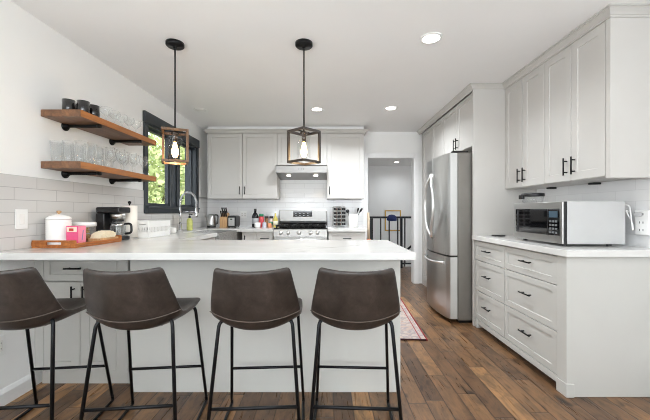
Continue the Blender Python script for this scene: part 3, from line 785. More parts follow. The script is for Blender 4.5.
short = tag(tumbler_mesh(0.10, 0.032, 0.038).build('tumbler', M_GLASST), '', 'glass', 'short tumblers on the lower shelf')
wine = tag(goblet_mesh().build('wine_glass', M_GLASST), '', 'glass', 'wine glasses on the lower shelf')
def row(proto, spots, z):
    for k, (x, y, lab) in enumerate(spots):
        o = proto if k == 0 else proto.copy()
        if k: COL.objects.link(o)
        o.location = (x, y, z); o['label'] = lab
zs = 1.4935
row(tall, [(-1.87+0.085*(i % 3), 2.215+0.088*(i//3), '%s tall clear tumbler in the %s crosswise row on the lower shelf' % (['wall-side', 'middle', 'front'][i % 3], ORD[i//3])) for i in range(9)], zs)
row(short, [(-1.87+0.085*(i % 3), 2.485+0.086*(i//3), '%s short clear tumbler in the %s crosswise row, beside the wine glasses' % (['wall-side', 'middle', 'front'][i % 3], ORD[i//3])) for i in range(3)], zs)
row(wine, [(-1.86+0.10*(i % 2)+0.03*((i//2) % 2), 2.60+0.083*(i//2), '%s clear wine glass in the %s pair from the tumblers on the lower shelf' % (['wall-side', 'front'][i % 2], ORD[i//2])) for i in range(12)], zs)
gob = tag(goblet_mesh(0.15, 0.045).build('wine_glass', M_GLASST), '', 'glass', 'stemmed glasses on the upper shelf')
row(gob, [(-1.78, 2.58+0.1*i, '%s clear stemmed glass from the black cups on the upper shelf' % ORD[i]) for i in range(5)], 1.8425)

# ------------------------------------------------------------------ left counter: tray and coffee things
CT = 0.9155
tr = thing('serving_tray', 'orange wooden serving tray with slotted handles against the left tiles', 'tray', (-1.775, 2.31, CT), 0)
tw, tl_ = 0.143, 0.235
MB().box(-tw, tw, -tl_, tl_, 0, 0.012, 0.003).build('base', M_TRAY, tr)
for a in (tw-0.012, -tw): MB().box(a, a+0.012, -tl_+0.012, tl_-0.012, 0.0125, 0.030, 0.003).build('side_rail', M_TRAY, tr)
for s in (-1, 1):
    m = MB(); y0, y1 = (s*tl_, s*(tl_-0.012)) if s < 0 else (tl_-0.012, tl_)
    m.box(-tw, tw, y0, y1, 0.0125, 0.020).box(-tw, tw, y0, y1, 0.038, 0.050, 0.003).box(-tw, -0.05, y0, y1, 0.020, 0.038).box(0.05, tw, y0, y1, 0.020, 0.038)
    m.build('handle', M_TRAY, tr)
TZ = CT+0.0125
cn = thing('canister', 'tall white ribbed ceramic canister with knobbed lid on the tray', 'canister', (-1.83, 2.185, TZ))
pr = [(0, 0), (0.068, 0), (0.072, 0.006)]
for k in range(12): pr += [(0.072, 0.012+k*0.0125), (0.0705, 0.018+k*0.0125)]
pr += [(0.072, 0.166), (0.067, 0.17), (0, 0.17)]
MB().lathe(pr, 32).build('body', M_CERAM, cn)
lid = MB().lathe([(0, 0.1705), (0.074, 0.1705), (0.074, 0.180), (0.058, 0.194), (0.024, 0.206), (0, 0.208)], 32).build('lid', M_CERAM, cn)
MB().lathe([(0, 0.206), (0.007, 0.206), (0.007, 0.213), (0.014, 0.219), (0.014, 0.227), (0.006, 0.232), (0, 0.232)], 16).build('knob', M_BLOCK, lid)
M_PINK = simple('hot_pink_card', (238, 92, 140), 0.5, var=0.04); M_PINK2 = simple('pale_pink_card', (240, 138, 160), 0.5, var=0.06)
bxr = thing('sweetener_box', 'pink cardboard sweetener box standing on the tray', 'box', (-1.705, 2.175, TZ), math.radians(-4))
MB().box(-0.042, 0.042, -0.032, 0.032, 0, 0.128, 0.001).build('carton', M_PINK, bxr)
MB().box(-0.036, 0.034, -0.0338, -0.0325, 0.088, 0.121).build('label_patch', simple('cream_print', (248, 226, 206), 0.5, var=0.02), bxr)
MB().box(-0.02, 0.012, -0.0345, -0.0339, 0.094, 0.112, 0.0).build('logo_patch', simple('red_print', (206, 70, 56), 0.5, var=0.05), bxr)
MB().box(0.0425, 0.0434, -0.031, 0.031, 0.001, 0.127).build('side_print', M_PINK2, bxr)
MB().prism([(-0.004, 0.03), (0.002, 0.03), (0.012, 0.1), (0.006, 0.1)], 'x', 0.0436, 0.0442).build('side_stripe', simple('blue_grey_print', (116, 132, 170), 0.5, var=0.02), bxr)
jr = thing('glass_jar', 'squat clear jar with white lid full of yellow packets on the tray', 'jar', (-1.81, 2.385, TZ))
MB().lathe([(0, 0), (0.066, 0), (0.072, 0.008), (0.072, 0.115), (0.069, 0.115), (0.069, 0.009), (0, 0.006)], 28).build('glass', M_GLASST, jr)
MB().lathe([(0, 0.1155), (0.076, 0.1155), (0.076, 0.142), (0.07, 0.148), (0, 0.148)], 28).build('lid', M_WPL, jr)
m = MB()
for k in range(34):
    a = random.random()*2*PI; r = random.random()*0.030; z = 0.016+0.085*k/34
    m.box(r*math.cos(a)-0.024, r*math.cos(a)+0.024, r*math.sin(a)-0.012, r*math.sin(a)+0.012, z, z+0.005, 0.001, Matrix.Rotation(random.random()*3, 3, 'Z') @ Matrix.Rotation(random.uniform(-.25, .25), 3, 'X'))
pk = m.build('packets', simple('yellow_packet_paper', (214, 170, 84), 0.6, var=0.25, scale=60), jr); pk['kind'] = 'stuff'
M_PAPER = simple('cream_packet_paper', (236, 224, 196), 0.6, var=0.06, scale=40)
pkt = thing('packet_caddy', 'low dish heaped with cream paper packets at the far end of the tray', 'packet caddy', (-1.692, 2.425, TZ))
m = MB(); m.box(-0.045, 0.045, -0.103, 0.103, 0, 0.006, 0.002)
for s in (-1, 1): m.box(-0.045, 0.045, s*0.1-0.003, s*0.1+0.003, 0.006, 0.03, 0.001).box(s*0.042-0.003, s*0.042+0.003, -0.097, 0.097, 0.006, 0.03, 0.001)
m.build('dish', M_BLOCK, pkt)
for k in range(22):
    y = -0.085+k*0.0077; hh = 0.060+0.02*math.sin(PI*k/21)+random.random()*0.005
    MB().box(-0.037, 0.037, y-0.0022, y+0.0022, 0.008+random.random()*0.004, hh, 0.001, Matrix.Rotation(math.radians(-24+random.uniform(-3, 3)), 3, 'X')).build('packet', M_PAPER, pkt)

cm = thing('coffee_maker', 'black drip coffee maker with glass carafe behind the tray', 'coffee maker', (-1.785, 2.665, CT), 0)
MB().box(-0.09, 0.10, -0.075, 0.075, 0, 0.032, 0.008).build('base', M_BLKP, cm)
MB().box(-0.09, -0.02, -0.075, 0.075, 0.0325, 0.225, 0.008).build('water_tank', M_BLKP, cm)
MB().box(-0.09, 0.105, -0.078, 0.078, 0.2255, 0.275, 0.012).build('brew_head', M_BLKP, cm)
cf = MB().lathe([(0, 0.034), (0.050, 0.034), (0.058, 0.05), (0.056, 0.11), (0.042, 0.155), (0.040, 0.155), (0.053, 0.11), (0.055, 0.052), (0, 0.038)], 24, (0.045, 0, 0)).build('carafe', M_GLASST, cm)
MB().lathe([(0, 0.1555), (0.044, 0.1555), (0.044, 0.172), (0, 0.174)], 24, (0.045, 0, 0)).build('carafe_lid', M_BLKP, cf)
MB().lathe([(0.0595, 0.125), (0.0575, 0.14), (0.052, 0.14), (0.055, 0.125), (0.0595, 0.125)], 24, (0.045, 0, 0)).build('carafe_band', M_CHROME, cf)
MB().tube(fillet([(0.10, 0, 0.135), (0.155, 0, 0.14), (0.158, 0, 0.06), (0.105, 0, 0.055)], 0.04, 6), 0.009, 8).build('carafe_handle', M_BLKP, cf)
MB().lathe([(0, 0.175), (0.052, 0.175), (0.06, 0.225), (0, 0.225)], 20, (0.045, 0, 0)).build('filter_basket', M_STEELV, cm)
pt = thing('paper_towel_roll', 'white paper towel roll on an upright holder by the coffee maker', 'paper towel', (-1.735, 2.812, CT))
MB().lathe([(0, 0), (0.062, 0), (0.062, 0.008), (0, 0.012)], 28).build('holder_base', M_SILV, pt)
MB().lathe([(0.02, 0.0125), (0.06, 0.0125), (0.06, 0.29), (0.02, 0.29), (0.02, 0.0125)], 32).build('roll', simple('white_paper', (244, 240, 232), 0.85, var=0.02), pt)
MB().lathe([(0, 0.008), (0.006, 0.008), (0.006, 0.305), (0.014, 0.312), (0.014, 0.326), (0, 0.332)], 16).build('holder_post', M_IRON, pt)

rk = thing('dish_rack', 'white slotted dish rack on the counter under the window', 'dish rack', (-1.755, 3.08, CT))
m = MB(); m.box(-0.15, 0.15, -0.2, 0.2, 0, 0.012, 0.004)
for s in (-1, 1):
    m.box(-0.15, 0.15, s*0.196-0.004, s*0.196+0.004, 0.012, 0.05, 0.001).box(-0.15, 0.15, s*0.196-0.004, s*0.196+0.004, 0.095, 0.15, 0.001)
    m.box(s*0.146-0.004, s*0.146+0.004, -0.192, 0.192, 0.012, 0.05, 0.001).box(s*0.146-0.004, s*0.146+0.004, -0.192, 0.192, 0.095, 0.15, 0.001)
    for k in range(13): m.box(-0.147+k*0.0245-0.004, -0.147+k*0.0245+0.004, s*0.196-0.003, s*0.196+0.003, 0.05, 0.095)
    for k in range(16): m.box(s*0.146-0.003, s*0.146+0.003, -0.188+k*0.025-0.004, -0.188+k*0.025+0.004, 0.05, 0.095)
m.build('basket', M_WPL, rk)
MB().tube(fillet([(0.07, -0.2, 0.125), (0.07, -0.215, 0.125), (0.125, -0.215, 0.125), (0.125, -0.2, 0.125)], 0.01, 4), 0.004, 6).build('handle', M_SILV, rk)
def cup(x, y, r, h, lab, name='cup', mat=None):
    tag(MB().lathe([(0, 0), (r*0.8, 0), (r, 0.01), (r, h), (r-0.004, h), (r-0.005, 0.012), (0, 0.01)], 20, ).build(name, mat or M_CERAM, None, (x, y, CT)), lab, 'cup')
cup(-1.74, 3.47, 0.04, 0.10, 'white ceramic cup standing just past the dish rack')
cup(-1.72, 3.57, 0.038, 0.06, 'small low white cup beside the tap')
# faucet
fc = thing('kitchen_faucet', 'chrome spring-neck faucet over the sink under the window', 'faucet', (-1.835, 4.0, CT))
MB().lathe([(0, 0), (0.03, 0), (0.03, 0.012), (0.02, 0.02), (0.018, 0.10), (0, 0.10)], 20).build('base', M_CHROME, fc)
MB().tube([(0, 0, 0.09), (0, 0, 0.30)], 0.013, 12).build('riser', M_CHROME, fc)
arc = [(0.10-0.10*math.cos(PI*k/20), 0, 0.355+0.125*math.sin(PI*k/20)) for k in range(21)]
path = [Vector((0, 0, 0.30)), Vector((0, 0, 0.33))] + [Vector(p) for p in arc] + [Vector((0.2, 0, 0.30))]
MB().tube(path, 0.0075, 8).build('hose', M_SILV, fc)
sp_ = []; Ls = [0]
for a, b in zip(path, path[1:]): Ls.append(Ls[-1]+(b-a).length)
NS = 330
for k in range(NS):
    s = Ls[-1]*k/(NS-1); i = max(j for j in range(len(Ls)) if Ls[j] <= s+1e-9); i = min(i, len(path)-2)
    f = (s-Ls[i])/(Ls[i+1]-Ls[i]); p = path[i].lerp(path[i+1], f); d = (path[i+1]-path[i]).normalized(); n1 = Vector((0, 1, 0)); n2 = d.cross(n1)
    an = 2*PI*k/10; sp_.append(p+(n1*math.cos(an)+n2*math.sin(an))*0.014)
MB().tube(sp_, 0.0032, 5).build('spring', M_CHROME, fc)
MB().lathe([(0, 0.17), (0.017, 0.17), (0.019, 0.19), (0.013, 0.30), (0, 0.30)], 16, (0.2, 0, 0)).build('spray_head', M_CHROME, fc)
MB().tube([(0.0, 0, 0.235), (0.2, 0, 0.235)], 0.006, 8).build('docking_arm', M_CHROME, fc)
MB().tube([(0.0, -0.015, 0.06), (0.02, -0.075, 0.085)], 0.006, 8).build('lever', M_CHROME, fc)
sb = thing('soap_bottle', 'yellow-green soap bottle with black pump beside the faucet', 'bottle', (-1.76, 4.1, CT))
MB().lathe([(0, 0), (0.032, 0), (0.036, 0.008), (0.036, 0.125), (0.024, 0.15), (0.014, 0.158), (0, 0.158)], 20).build('bottle', simple('yellow_green_soap', (204, 206, 120), 0.2, var=0.12, scale=30), sb)
MB().lathe([(0, 0.159), (0.014, 0.159), (0.014, 0.18), (0.004, 0.182), (0.004, 0.205), (0, 0.205)], 14).tube([(-0.008, 0, 0.208), (0.035, 0, 0.205)], 0.007, 8).build('pump', M_BLKP, sb)

# ------------------------------------------------------------------ back counter
kt = thing('electric_kettle', 'brushed steel kettle in the back left corner of the counter', 'kettle', (-1.755, 4.86, CT))
MB().lathe([(0, 0), (0.068, 0), (0.07, 0.02), (0, 0.022)], 24).build('base', M_BLKP, kt)
MB().lathe([(0, 0.0225), (0.066, 0.0225), (0.066, 0.05), (0.058, 0.15), (0.05, 0.19), (0.02, 0.205), (0, 0.206)], 28).build('body', M_STEELV, kt)
MB().tube(fillet([(0.05, 0, 0.19), (0.10, 0, 0.19), (0.095, 0, 0.06), (0.064, 0, 0.05)], 0.03, 5), 0.009, 8).build('handle', M_BLKP, kt)
MB().tube([(-0.05, 0, 0.165), (-0.078, 0, 0.19)], 0.012, 8, radii=[0.018, 0.010]).build('spout', M_STEELV, kt)
kb = thing('knife_block', 'pale wooden knife block with black-handled knives', 'knife block', (-1.555, 4.86, CT))
MB().prism([(-0.06, 0), (0.07, 0), (0.07, 0.20), (0.03, 0.225), (-0.06, 0.125)], 'x', -0.055, 0.055).build('block', M_BLOCK, kb)
for i, (x, q) in enumerate([(-0.036, 0), (-0.012, 0), (0.012, 0), (0.036, 0), (-0.03, 1), (0.0, 1), (0.03, 1)]):
    y = -0.035+0.045*q+0.012; z = 0.125+(y+0.06)/0.09*0.1+0.002
    d = Vector((0.0, -0.62, 0.75)).normalized(); c = Vector((x, y, z)); kn = Matrix.Rotation(math.radians(39.6), 3, 'X')
    MB().box(x-0.008, x+0.008, y-0.010, y+0.010, z, z+0.10, 0.003, None).xf(Matrix.Translation(c) @ Matrix.Rotation(math.radians(35), 4, 'X') @ Matrix.Translation(-c)).build('knife_handle', M_BLKP, kb)
ts = thing('toaster', 'black two-slot toaster between knife block and outlet', 'toaster', (-1.415, 4.86, CT))
tsb = MB().box(-0.065, 0.065, -0.12, 0.12, 0.012, 0.18, 0.022, seg=3).build('body', M_BLKP, ts)
for x in (-0.026, 0.026): MB().box(x-0.012, x+0.012, -0.09, 0.09, 0.1785, 0.1815).build('slot', M_DARKIN, ts)
MB().box(-0.045, 0.045, -0.1225, -0.1205, 0.03, 0.15, 0.001).build('front_plate', M_STEELV, ts)
MB().box(-0.014, 0.014, -0.142, -0.123, 0.12, 0.136, 0.003).build('lever', M_BLKP, ts)
for x in (-0.045, 0.045):
    for y in (-0.09, 0.09): MB().cyl((x, y, 0), 0.012, 0.0125, 10).build('foot', M_BLKP, ts)
def outlet(name, loc, U, N, lab, w=0.075, h=0.118, rockers=1):
    t = thing(name, lab, 'outlet', loc); U, N = Vector(U), Vector(N)
    def bx(u0, u1, z0, z1, d0, d1, nm, mt, bev=0.002):
        a, b = U*u0+N*d0, U*u1+N*d1
        MB().box(min(a.x, b.x), max(a.x, b.x), min(a.y, b.y), max(a.y, b.y), z0, z1, bev).build(nm, mt, t)
    bx(-w/2, w/2, -h/2, h/2, 0.0005, 0.006, 'plate', M_WPL)
    for k in range(rockers):
        c = (k-(rockers-1)/2)*0.046
        bx(c-0.016, c+0.016, -0.032, 0.032, 0.0062, 0.009, 'rocker', M_CERAM)
        for z in (-0.016, 0.016):
            if name == 'wall_outlet':
                for s in (-0.006, 0.006): bx(c+s-0.0013, c+s+0.0013, z-0.005, z+0.005, 0.0091, 0.0096, 'socket_slot', M_DARKIN, 0)
    return t
outlet('wall_outlet', (-1.338, YB-0.008, 1.11), (1, 0, 0), (0, -1, 0), 'white double outlet on the back tiles above the toaster', 0.105, 0.118, 2)
outlet('light_switch', (XL+0.008, 2.01, 1.105), (0, -1, 0), (1, 0, 0), 'white switch plate on the left tiles beside the canister', 0.08, 0.125)
outlet('wall_outlet', (XL, 1.88, 0.36), (0, -1, 0), (1, 0, 0), 'white outlet low on the left wall by the drawer cabinet')
def bottle(name, loc, prof, mat, lab, cap=None, capmat=None, labelz=None, labelmat=None, cat='bottle'):
    t = thing(name, lab, cat, loc)
    MB().lathe(prof, 20).build('body', mat, t)
    if cap: r, z0, z1 = cap; MB().lathe([(0, z0), (r, z0), (r, z1), (0, z1)], 18).build('cap', capmat, t)
    if labelz:
        r, z0, z1 = labelz; MB().lathe([(r, z0), (r+0.0008, z0), (r+0.0008, z1), (r, z1), (r, z0)], 20).build('label_band', labelmat, t)
    return t
yb = 4.93
bottle('dark_bottle', (-1.105, yb, CT), [(0, 0), (0.048, 0), (0.052, 0.006), (0.052, 0.17), (0.03, 0.215), (0.018, 0.225), (0.018, 0.255), (0, 0.255)], simple('black_bottle_glass', (20, 20, 24), 0.1, var=0.1), 'tall black bottle with pale grey label left of the range', (0.02, 0.2555, 0.285), M_BLKP, (0.0523, 0.05, 0.14), simple('pale_grey_print', (172, 172, 174), 0.5, var=0.1, scale=60))
bottle('spice_tub', (-1.012, yb, CT), [(0, 0), (0.036, 0), (0.038, 0.005), (0.038, 0.16), (0.03, 0.165), (0, 0.165)], simple('red_tub', (206, 72, 78), 0.35, var=0.1), 'red tub with green lid beside the tall black bottle', (0.036, 0.1655, 0.205), simple('green_lid', (40, 132, 92), 0.4, var=0.05), cat='tub')
bottle('spice_jar', (-0.935, yb+0.02, CT), [(0, 0), (0.03, 0), (0.031, 0.005), (0.031, 0.13), (0.027, 0.135), (0, 0.135)], simple('brown_spice', (132, 96, 58), 0.4, var=0.3, scale=40), 'brown spice jar with dark lid right of the red tub', (0.031, 0.1355, 0.17), simple('dark_brown_lid', (60, 44, 38), 0.4, var=0.1), cat='jar')
bottle('spice_jar', (-0.862, yb+0.02, CT), [(0, 0), (0.03, 0), (0.031, 0.005), (0.031, 0.13), (0.027, 0.135), (0, 0.135)], simple('pale_salt', (222, 206, 196), 0.4, var=0.1, scale=40), 'white spice jar with green label and dark lid near the oil bottle', (0.031, 0.1355, 0.17), simple('black_brown_lid', (44, 36, 34), 0.4, var=0.1), (0.0313, 0.04, 0.085), simple('teal_print', (66, 152, 120), 0.5, var=0.05), cat='jar')
bottle('ramekin', (-1.045, yb-0.12, CT), [(0, 0), (0.034, 0), (0.044, 0.012), (0.046, 0.075), (0.042, 0.075), (0.038, 0.012), (0, 0.01)], M_CERAM, 'small white bowl in front of the red tub', cat='bowl')
bottle('spice_shaker', (-0.945, yb-0.10, CT), [(0, 0), (0.03, 0), (0.032, 0.006), (0.03, 0.07), (0.02, 0.082), (0, 0.084)], simple('grey_glass_shaker', (196, 196, 206), 0.2, var=0.1), 'small pale grey shaker in front of the brown spice jar', cat='shaker')
bottle('spice_shaker', (-0.868, yb-0.09, CT), [(0, 0), (0.028, 0), (0.03, 0.006), (0.028, 0.06), (0.018, 0.07), (0, 0.072)], simple('orange_shaker', (214, 140, 96), 0.3, var=0.1), 'small orange shaker in front of the white spice jar', cat='shaker')
bottle('oil_bottle', (-0.79, yb-0.03, CT), [(0, 0), (0.032, 0), (0.035, 0.006), (0.035, 0.13), (0.014, 0.175), (0.013, 0.215), (0, 0.215)], simple('golden_oil', (208, 192, 92), 0.1, var=0.15, trans=0.0, coat=0.5), 'golden oil bottle with white cap right beside the range', (0.0155, 0.2155, 0.24), M_WPL, (0.0353, 0.03, 0.1), simple('cream_green_print', (226, 224, 196), 0.5, var=0.15, scale=50))
# spice carousel with jars
sc = thing('spice_rack', 'silver revolving spice tower on the counter right of the range', 'spice rack', (0.185, 4.90, CT), math.radians(-26))
m = MB(); m.cyl((0, 0, 0), 0.085, 0.012, 24, bev=0.003).box(-0.03, 0.03, -0.03, 0.03, 0.012, 0.31).box(-0.07, 0.07, -0.07, 0.07, 0.31, 0.32, 0.003).box(-0.07, 0.07, -0.07, 0.07, 0.012, 0.02, 0.002)
for sx in (-1, 1):
    for sy in (-1, 1): m.box(sx*0.07-0.005, sx*0.07+0.005, sy*0.07-0.005, sy*0.07+0.005, 0.02, 0.31)
m.build('stand', M_SILV, sc)
jarM = simple('spice_fill', (112, 82, 60), 0.35, var=0.3, scale=70)
def sjar():
    t = thing('spice_jar', '', 'jar', (0, 0, 0), 0, 'jars in the spice tower')
    MB().lathe([(0, -0.031), (0.019, -0.031), (0.020, -0.055), (0.020, -0.064), (0, -0.064)], 12, axis='y').build('jar_body', jarM, t)
    MB().lathe([(0, -0.0645), (0.0185, -0.0645), (0.0185, -0.088), (0, -0.088)], 14, axis='y').build('lid', M_BLKP, t)
    return t
sj = sjar(); bpy.context.view_layer.update(); first = True
for face, fn in ((0, 'front'), (1, 'right-hand')):
    for r_ in range(5):
        for c_ in range(2):
            a = math.radians(-26+90*face); R_ = Matrix.Rotation(a, 3, 'Z')
            p = Vector((0.185, 4.90, CT)) + R_ @ Vector((-0.032+0.064*c_, 0, 0.051+r_*0.057))
            lab = 'black-lidded spice jar, %s row from the bottom, %s column, %s face of the silver tower' % (ORD[r_], ['left', 'right'][c_], fn)
            if first: sj.location = p; sj.rotation_euler = (0, 0, a); sj['label'] = lab; first = False
            else: dup(sj, p, a, lab)
ck = thing('utensil_crock', 'white utensil crock with a faint grey print by the doorway', 'crock', (0.400, 4.88, CT))
MB().lathe([(0, 0), (0.068, 0), (0.074, 0.006), (0.074, 0.20), (0.068, 0.20), (0.066, 0.01), (0, 0.008)], 28).build('pot', M_CERAM, ck)
m = MB()
for k in range(9):
    a = -PI/2+random.uniform(-0.45, 0.45); z = random.uniform(0.05, 0.15)
    m.box(0.0742*math.cos(a)-0.006, 0.0742*math.cos(a)+0.006, 0.0742*math.sin(a)-0.0008, 0.0742*math.sin(a)+0.0008, z-0.004, z+0.004, 0, Matrix.Rotation(a+PI/2, 3, 'Z'))
m.build('grey_print', simple('faint_grey_print', (190, 190, 190), 0.4, var=0.05), ck)
def utensil(name, p0, p1, lab, headr, headl, mat=M_BLKP):
    p0, p1 = Vector(p0)+Vector((0.400, 4.88, CT)), Vector(p1)+Vector((0.400, 4.88, CT)); d = (p1-p0).normalized()
    t = thing(name, lab, 'utensil', p0); L = (p1-p0).length
    MB().tube([Vector((0, 0, 0)), d*L], 0.005, 8).build('shaft', mat, t)
    MB().tube([d*(L-0.01), d*(L+headl*0.3), d*(L+headl*0.75), d*(L+headl)], 0.02, 10, radii=[0.006, headr, headr, headr*0.4]).build('head', mat, t)
utensil('ladle', (-0.01, -0.02, 0.012), (-0.080, -0.03, 0.225), 'black ladle leaning left out of the white crock', 0.026, 0.05)
utensil('spatula', (-0.03, 0.01, 0.012), (0.10, -0.02, 0.235), 'black spatula leaning right out of the white crock', 0.016, 0.07)
utensil('serving_spoon', (0.0, 0.035, 0.012), (0.072, 0.045, 0.25), 'black serving spoon standing behind the spatula in the white crock', 0.014, 0.05)

# ------------------------------------------------------------------ right counter
mw = thing('microwave', 'silver microwave with black glass door on the right countertop', 'microwave', (0, 0, CT))
mx0, mx1, my0, my1, mz0, mz1 = 1.592, 2.02, 2.165, 2.725, 0.016, 0.308
MB().box(mx0+0.034, mx1, my0, my1, mz0, mz1, 0.004).build('case', M_MWSIDE, mw)
MB().box(mx0+0.014, mx0+0.0335, my0, my1, mz0+0.002, mz1-0.002, 0.001).build('front_gasket', M_BLKP, mw)
dr = MB().box(mx0, mx0+0.0135, my0, my1, mz0+0.002, mz1-0.002, 0.003).build('door', M_STEELY, mw)
MB().box(mx0-0.003, mx0-0.0005, my0+0.145, my1-0.03, mz0+0.055, mz1-0.05, 0.001).build('door_glass', M_OVEN, dr)
cp2 = MB().box(mx0-0.003, mx0-0.0005, my0+0.025, my0+0.14, mz0+0.055, mz1-0.05, 0.001).build('control_panel', M_OVEN, dr)
MB().box(mx0-0.005, mx0-0.0032, my0+0.04, my0+0.125, mz0+0.18, mz0+0.225, 0).build('display', simple('dim_display', (62, 82, 96), 0.2, var=0.05), cp2)
m = MB()
for i in range(3):
    for j in range(4): m.box(mx0-0.005, mx0-0.0032, my0+0.044+i*0.028, my0+0.064+i*0.028, mz0+0.068+j*0.026, mz0+0.082+j*0.026)
m.build('keypad', simple('grey_keys', (104, 106, 108), 0.4, var=0.02), cp2)
MB().box(mx0-0.006, mx0-0.0036, my1-0.075, my1-0.055, mz0+0.06, mz1-0.055, 0.001).build('door_handle', M_BLKP, dr)
for x in (mx0+0.06, mx1-0.06):
    for y in (my0+0.06, my1-0.06): MB().cyl((x, y, 0), 0.016, 0.0155, 12).build('foot', M_BLKP, mw)
pts = fillet([(mx1+0.001, my0+0.06, mz1-0.03), (mx1+0.045, my0+0.02, mz1-0.02), (mx1+0.03, my0-0.02, 0.10), (mx1+0.06, my0+0.01, 0.15), (XR-0.085, 2.19, 0.245), (XR-0.074, 2.185, 0.236)], 0.05, 6)
MB().tube(pts, 0.0045, 8).build('power_cord', M_WPL, mw)
pg = thing('outlet_adapter', 'white plug-in outlet adapter on the right tiles beside the microwave', 'outlet', (XR-0.008, 2.13, 1.08))
MB().box(-0.03, -0.0005, -0.05, 0.05, -0.085, 0.085, 0.008).build('housing', M_WPL, pg)
for z in (0.055, 0.0, -0.05):
    for s in (-0.012, 0.012): MB().box(-0.0312, -0.0302, s-0.0025, s+0.0025, z-0.007, z+0.007).build('socket_slot', simple('grey_slot', (120, 120, 120), 0.5, var=0), pg)
MB().box(-0.058, -0.0315, -0.012, 0.03, 0.040, 0.068, 0.006).build('plug', simple('pale_grey_plug', (190, 190, 190), 0.4, var=0.02), pg)
gd = thing('glass_container', 'clear glass container with black lid on top of the microwave', 'container', (1.69, 2.63, CT+mz1+0.0005), math.radians(6))
MB().lathe([(0, 0), (0.064, 0), (0.074, 0.008), (0.080, 0.052), (0.077, 0.052), (0.071, 0.01), (0, 0.006)], 28).build('bowl', M_GLASST, gd)
MB().lathe([(0, 0.0525), (0.083, 0.0525), (0.085, 0.058), (0.083, 0.076), (0.076, 0.08), (0, 0.08)], 28).build('lid', M_BLKP, gd)
MB().box(-0.112, -0.084, -0.02, 0.02, 0.03, 0.066, 0.006).build('side_clip', M_BLKP, gd)
tag(MB().box(-0.05, 0.05, -0.035, 0.035, 0, 0.012, 0.004).build('phone_charger', M_BLKP, None, (1.66, 3.10, CT)), 'small flat black gadget lying by the fridge panel', 'gadget')

# ------------------------------------------------------------------ rug
rug = thing('runner_rug', 'faded patterned runner rug with red edging behind the peninsula', 'rug', (0.655, 3.67, 0), math.radians(-3.2))
rw, rl = 0.29, 0.80
MB().box(-rw+0.012, rw-0.012, -rl+0.014, rl-0.014, 0.001, 0.010, 0.002).build('field', M_RUG, rug)
MB().box(rw-0.0118, rw, -rl, rl, 0.001, 0.013, 0.003).build('side_binding', M_RUGB, rug)
MB().box(-rw, -rw+0.0118, -rl, rl, 0.001, 0.013, 0.003).build('side_binding', M_RUGB, rug)
MB().box(-rw+0.0118, rw-0.0118, -rl, -rl+0.0138, 0.001, 0.013, 0.003).build('end_binding', M_RUGD, rug)
MB().box(-rw+0.0118, rw-0.0118, rl-0.0138, rl, 0.001, 0.013, 0.003).build('end_binding', M_RUGD, rug)

# ------------------------------------------------------------------ stair hall
ry = 6.56
rl_ = thing('stair_railing', 'black metal stair railing in the hall beyond the doorway', 'railing', (0, ry, 0))
MB().box(0.86, 4.0, -0.03, 0.03, 1.02, 1.06, 0.006).build('top_rail', M_RAIL, rl_)
MB().box(0.86, 4.0, -0.015, 0.015, 0.08, 0.105, 0.003).build('bottom_rail', M_RAIL, rl_)
for x in (0.93, 1.10, 1.275, 1.45, 1.595, 1.75, 1.92, 2.1, 2.28, 2.46): MB().box(x-0.012, x+0.012, -0.012, 0.012, 0.106, 1.019).build('baluster', M_RAIL, rl_)
MB().box(0.88, 0.92, -0.02, 0.02, 0.001, 1.019).build('post', M_RAIL, rl_)
MB().box(1.50, 1.545, -0.022, 0.022, 0.001, 1.019).build('post', M_RAIL, rl_)
hr = thing('stair_handrail', 'sloping black handrail going down behind the railing', 'handrail', (0, 7.0, 0))
MB().tube([(1.55, 0, 0.14), (2.5, 0, 1.0)], 0.022, 10).build('rail', M_RAIL, hr)
for x, z in ((1.7, 0.276), (2.35, 0.864)): MB().tube([(x, 0, z), (x, 0, -1.45)], 0.014, 8).build('post', M_RAIL, hr)
pf = thing('picture_frame', 'thin gold picture frame on the far hall wall behind the railing', 'picture', (1.85, 8.999, 0.0))
fx, fz0, fz1, fw = 0.225, 0.62, 1.20, 0.03
m = MB(); m.box(-fx, fx, -0.03, -0.001, fz0, fz0+fw, 0.003).box(-fx, fx, -0.03, -0.001, fz1-fw, fz1, 0.003).box(-fx, -fx+fw, -0.03, -0.001, fz0+fw, fz1-fw, 0.003).box(fx-fw, fx, -0.03, -0.001, fz0+fw, fz1-fw, 0.003)
m.build('frame', M_GOLD, pf)
MB().box(-fx+fw, fx-fw, -0.012, -0.001, fz0+fw, fz1-fw).build('mat_board', M_WALL, pf)
cap = thing('cap', 'navy blue cap hanging on the stair railing', 'cap', (1.30, ry-0.135, 1.0))
M_NAVY = simple('navy_cloth', (40, 52, 98), 0.8, var=0.2, scale=30)
MB().lathe([(0.0, 0.10), (0.05, 0.092), (0.085, 0.065), (0.10, 0.02), (0.10, -0.02), (0.09, -0.02), (0.088, 0.02), (0, 0.08)], 20).build('crown', M_NAVY, cap)
MB().lathe([(0.0, -0.022), (0.085, -0.022), (0.085, -0.03), (0, -0.03)], 20, (0.0, -0.06, 0)).build('brim', M_NAVY, cap)
wm = thing('corner_broom', 'cream-handled broom with orange base standing at the left of the doorway', 'broom', (0.665, 5.095, 0), 0)
MB().tube([(0.0, 0.0, 0.7205), (-0.005, 0.02, 1.14)], 0.02, 10).build('handle', simple('cream_wood', (226, 206, 178), 0.5, var=0.06), wm)
MB().box(-0.03, 0.03, -0.025, 0.025, 0.42, 0.72, 0.01).build('neck', simple('burnt_orange_plastic', (198, 112, 62), 0.45, var=0.08), wm)
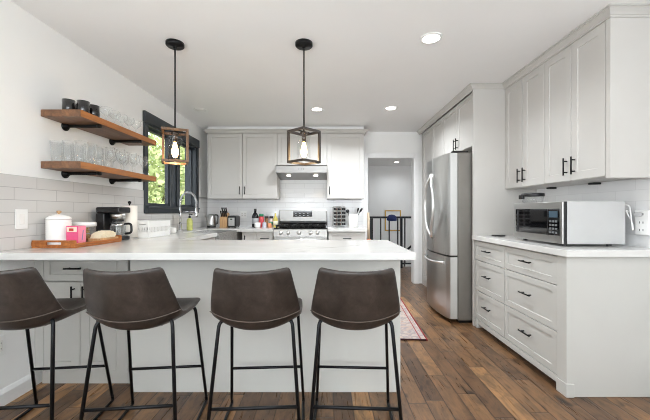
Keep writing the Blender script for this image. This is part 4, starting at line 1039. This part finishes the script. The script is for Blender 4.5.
MB().prism([(-0.075, 0.001), (0.075, 0.001), (0.035, 0.419), (-0.035, 0.419)], 'y', -0.025, 0.025).build('bristles', simple('dark_bristle', (70, 52, 44), 0.9, var=0.2, scale=60), wm)

# ------------------------------------------------------------------ garden outside the window
struct('ground_outside', MB().box(-9, XL-0.30, 0.5, 16, -0.6, -0.4), simple('garden_soil', (122, 124, 92), 0.9, var=0.2))
leafA = simple('spring_green_leaf', (148, 172, 92), 0.6, var=0.25, scale=3); leafB = simple('pale_green_leaf', (188, 200, 140), 0.6, var=0.2, scale=3); leafC = simple('deep_green_leaf', (92, 122, 62), 0.6, var=0.25, scale=3)
bark = simple('garden_bark', (112, 96, 80), 0.9, var=0.2)
def shrub(x, y, r, h, mat, lab, n=1700):
    t = thing('garden_shrub', lab, 'shrub', (x, y, -0.4), 0, 'shrubs outside the kitchen window')
    m = MB()
    for k in range(5):
        a = 2*PI*k/5; m.tube([(0.05*math.cos(a), 0.05*math.sin(a), 0.002), (r*0.3*math.cos(a), r*0.3*math.sin(a), h*0.5), (r*0.5*math.cos(a+.3), r*0.5*math.sin(a+.3), h*0.85)], 0.03, 6, radii=[0.04, 0.025, 0.01])
    m.build('stems', bark, t)
    vs, fs = [], []
    for k in range(n):
        while True:
            p = Vector((random.uniform(-1, 1), random.uniform(-1, 1), random.uniform(-1, 1)))
            if 0.25 < p.length < 1: break
        c = Vector((p.x*r, p.y*r, h*0.55+p.z*h*0.45)); s = random.uniform(0.05, 0.10)
        a = Vector((random.gauss(0, 1), random.gauss(0, 1), random.gauss(0, 1))).normalized(); b = a.orthogonal().normalized(); b = Matrix.Rotation(random.random()*6, 3, a) @ b
        i = len(vs); vs += [c-a*s, c+b*s*0.45, c+a*s, c-b*s*0.45]; fs.append((i, i+1, i+2, i+3))
    me = bpy.data.meshes.new('foliage'); me.from_pydata([tuple(v) for v in vs], [], fs); me.materials.append(mat)
    o = bpy.data.objects.new('foliage', me); COL.objects.link(o); o.parent = t
shrub(-3.75, 6.6, 1.15, 3.4, leafB, 'pale green shrub outside behind the near window pane', 4200)
shrub(-4.4, 9.2, 1.3, 3.6, leafA, 'spring green shrub outside behind the middle of the window', 4200)
shrub(-4.9, 12.2, 1.6, 4.2, leafC, 'deep green tall shrub outside seen in the far panes', 4200)
shrub(-7.0, 9.6, 1.2, 3.8, leafA, 'spring green shrub farthest from the window glass', 3000)
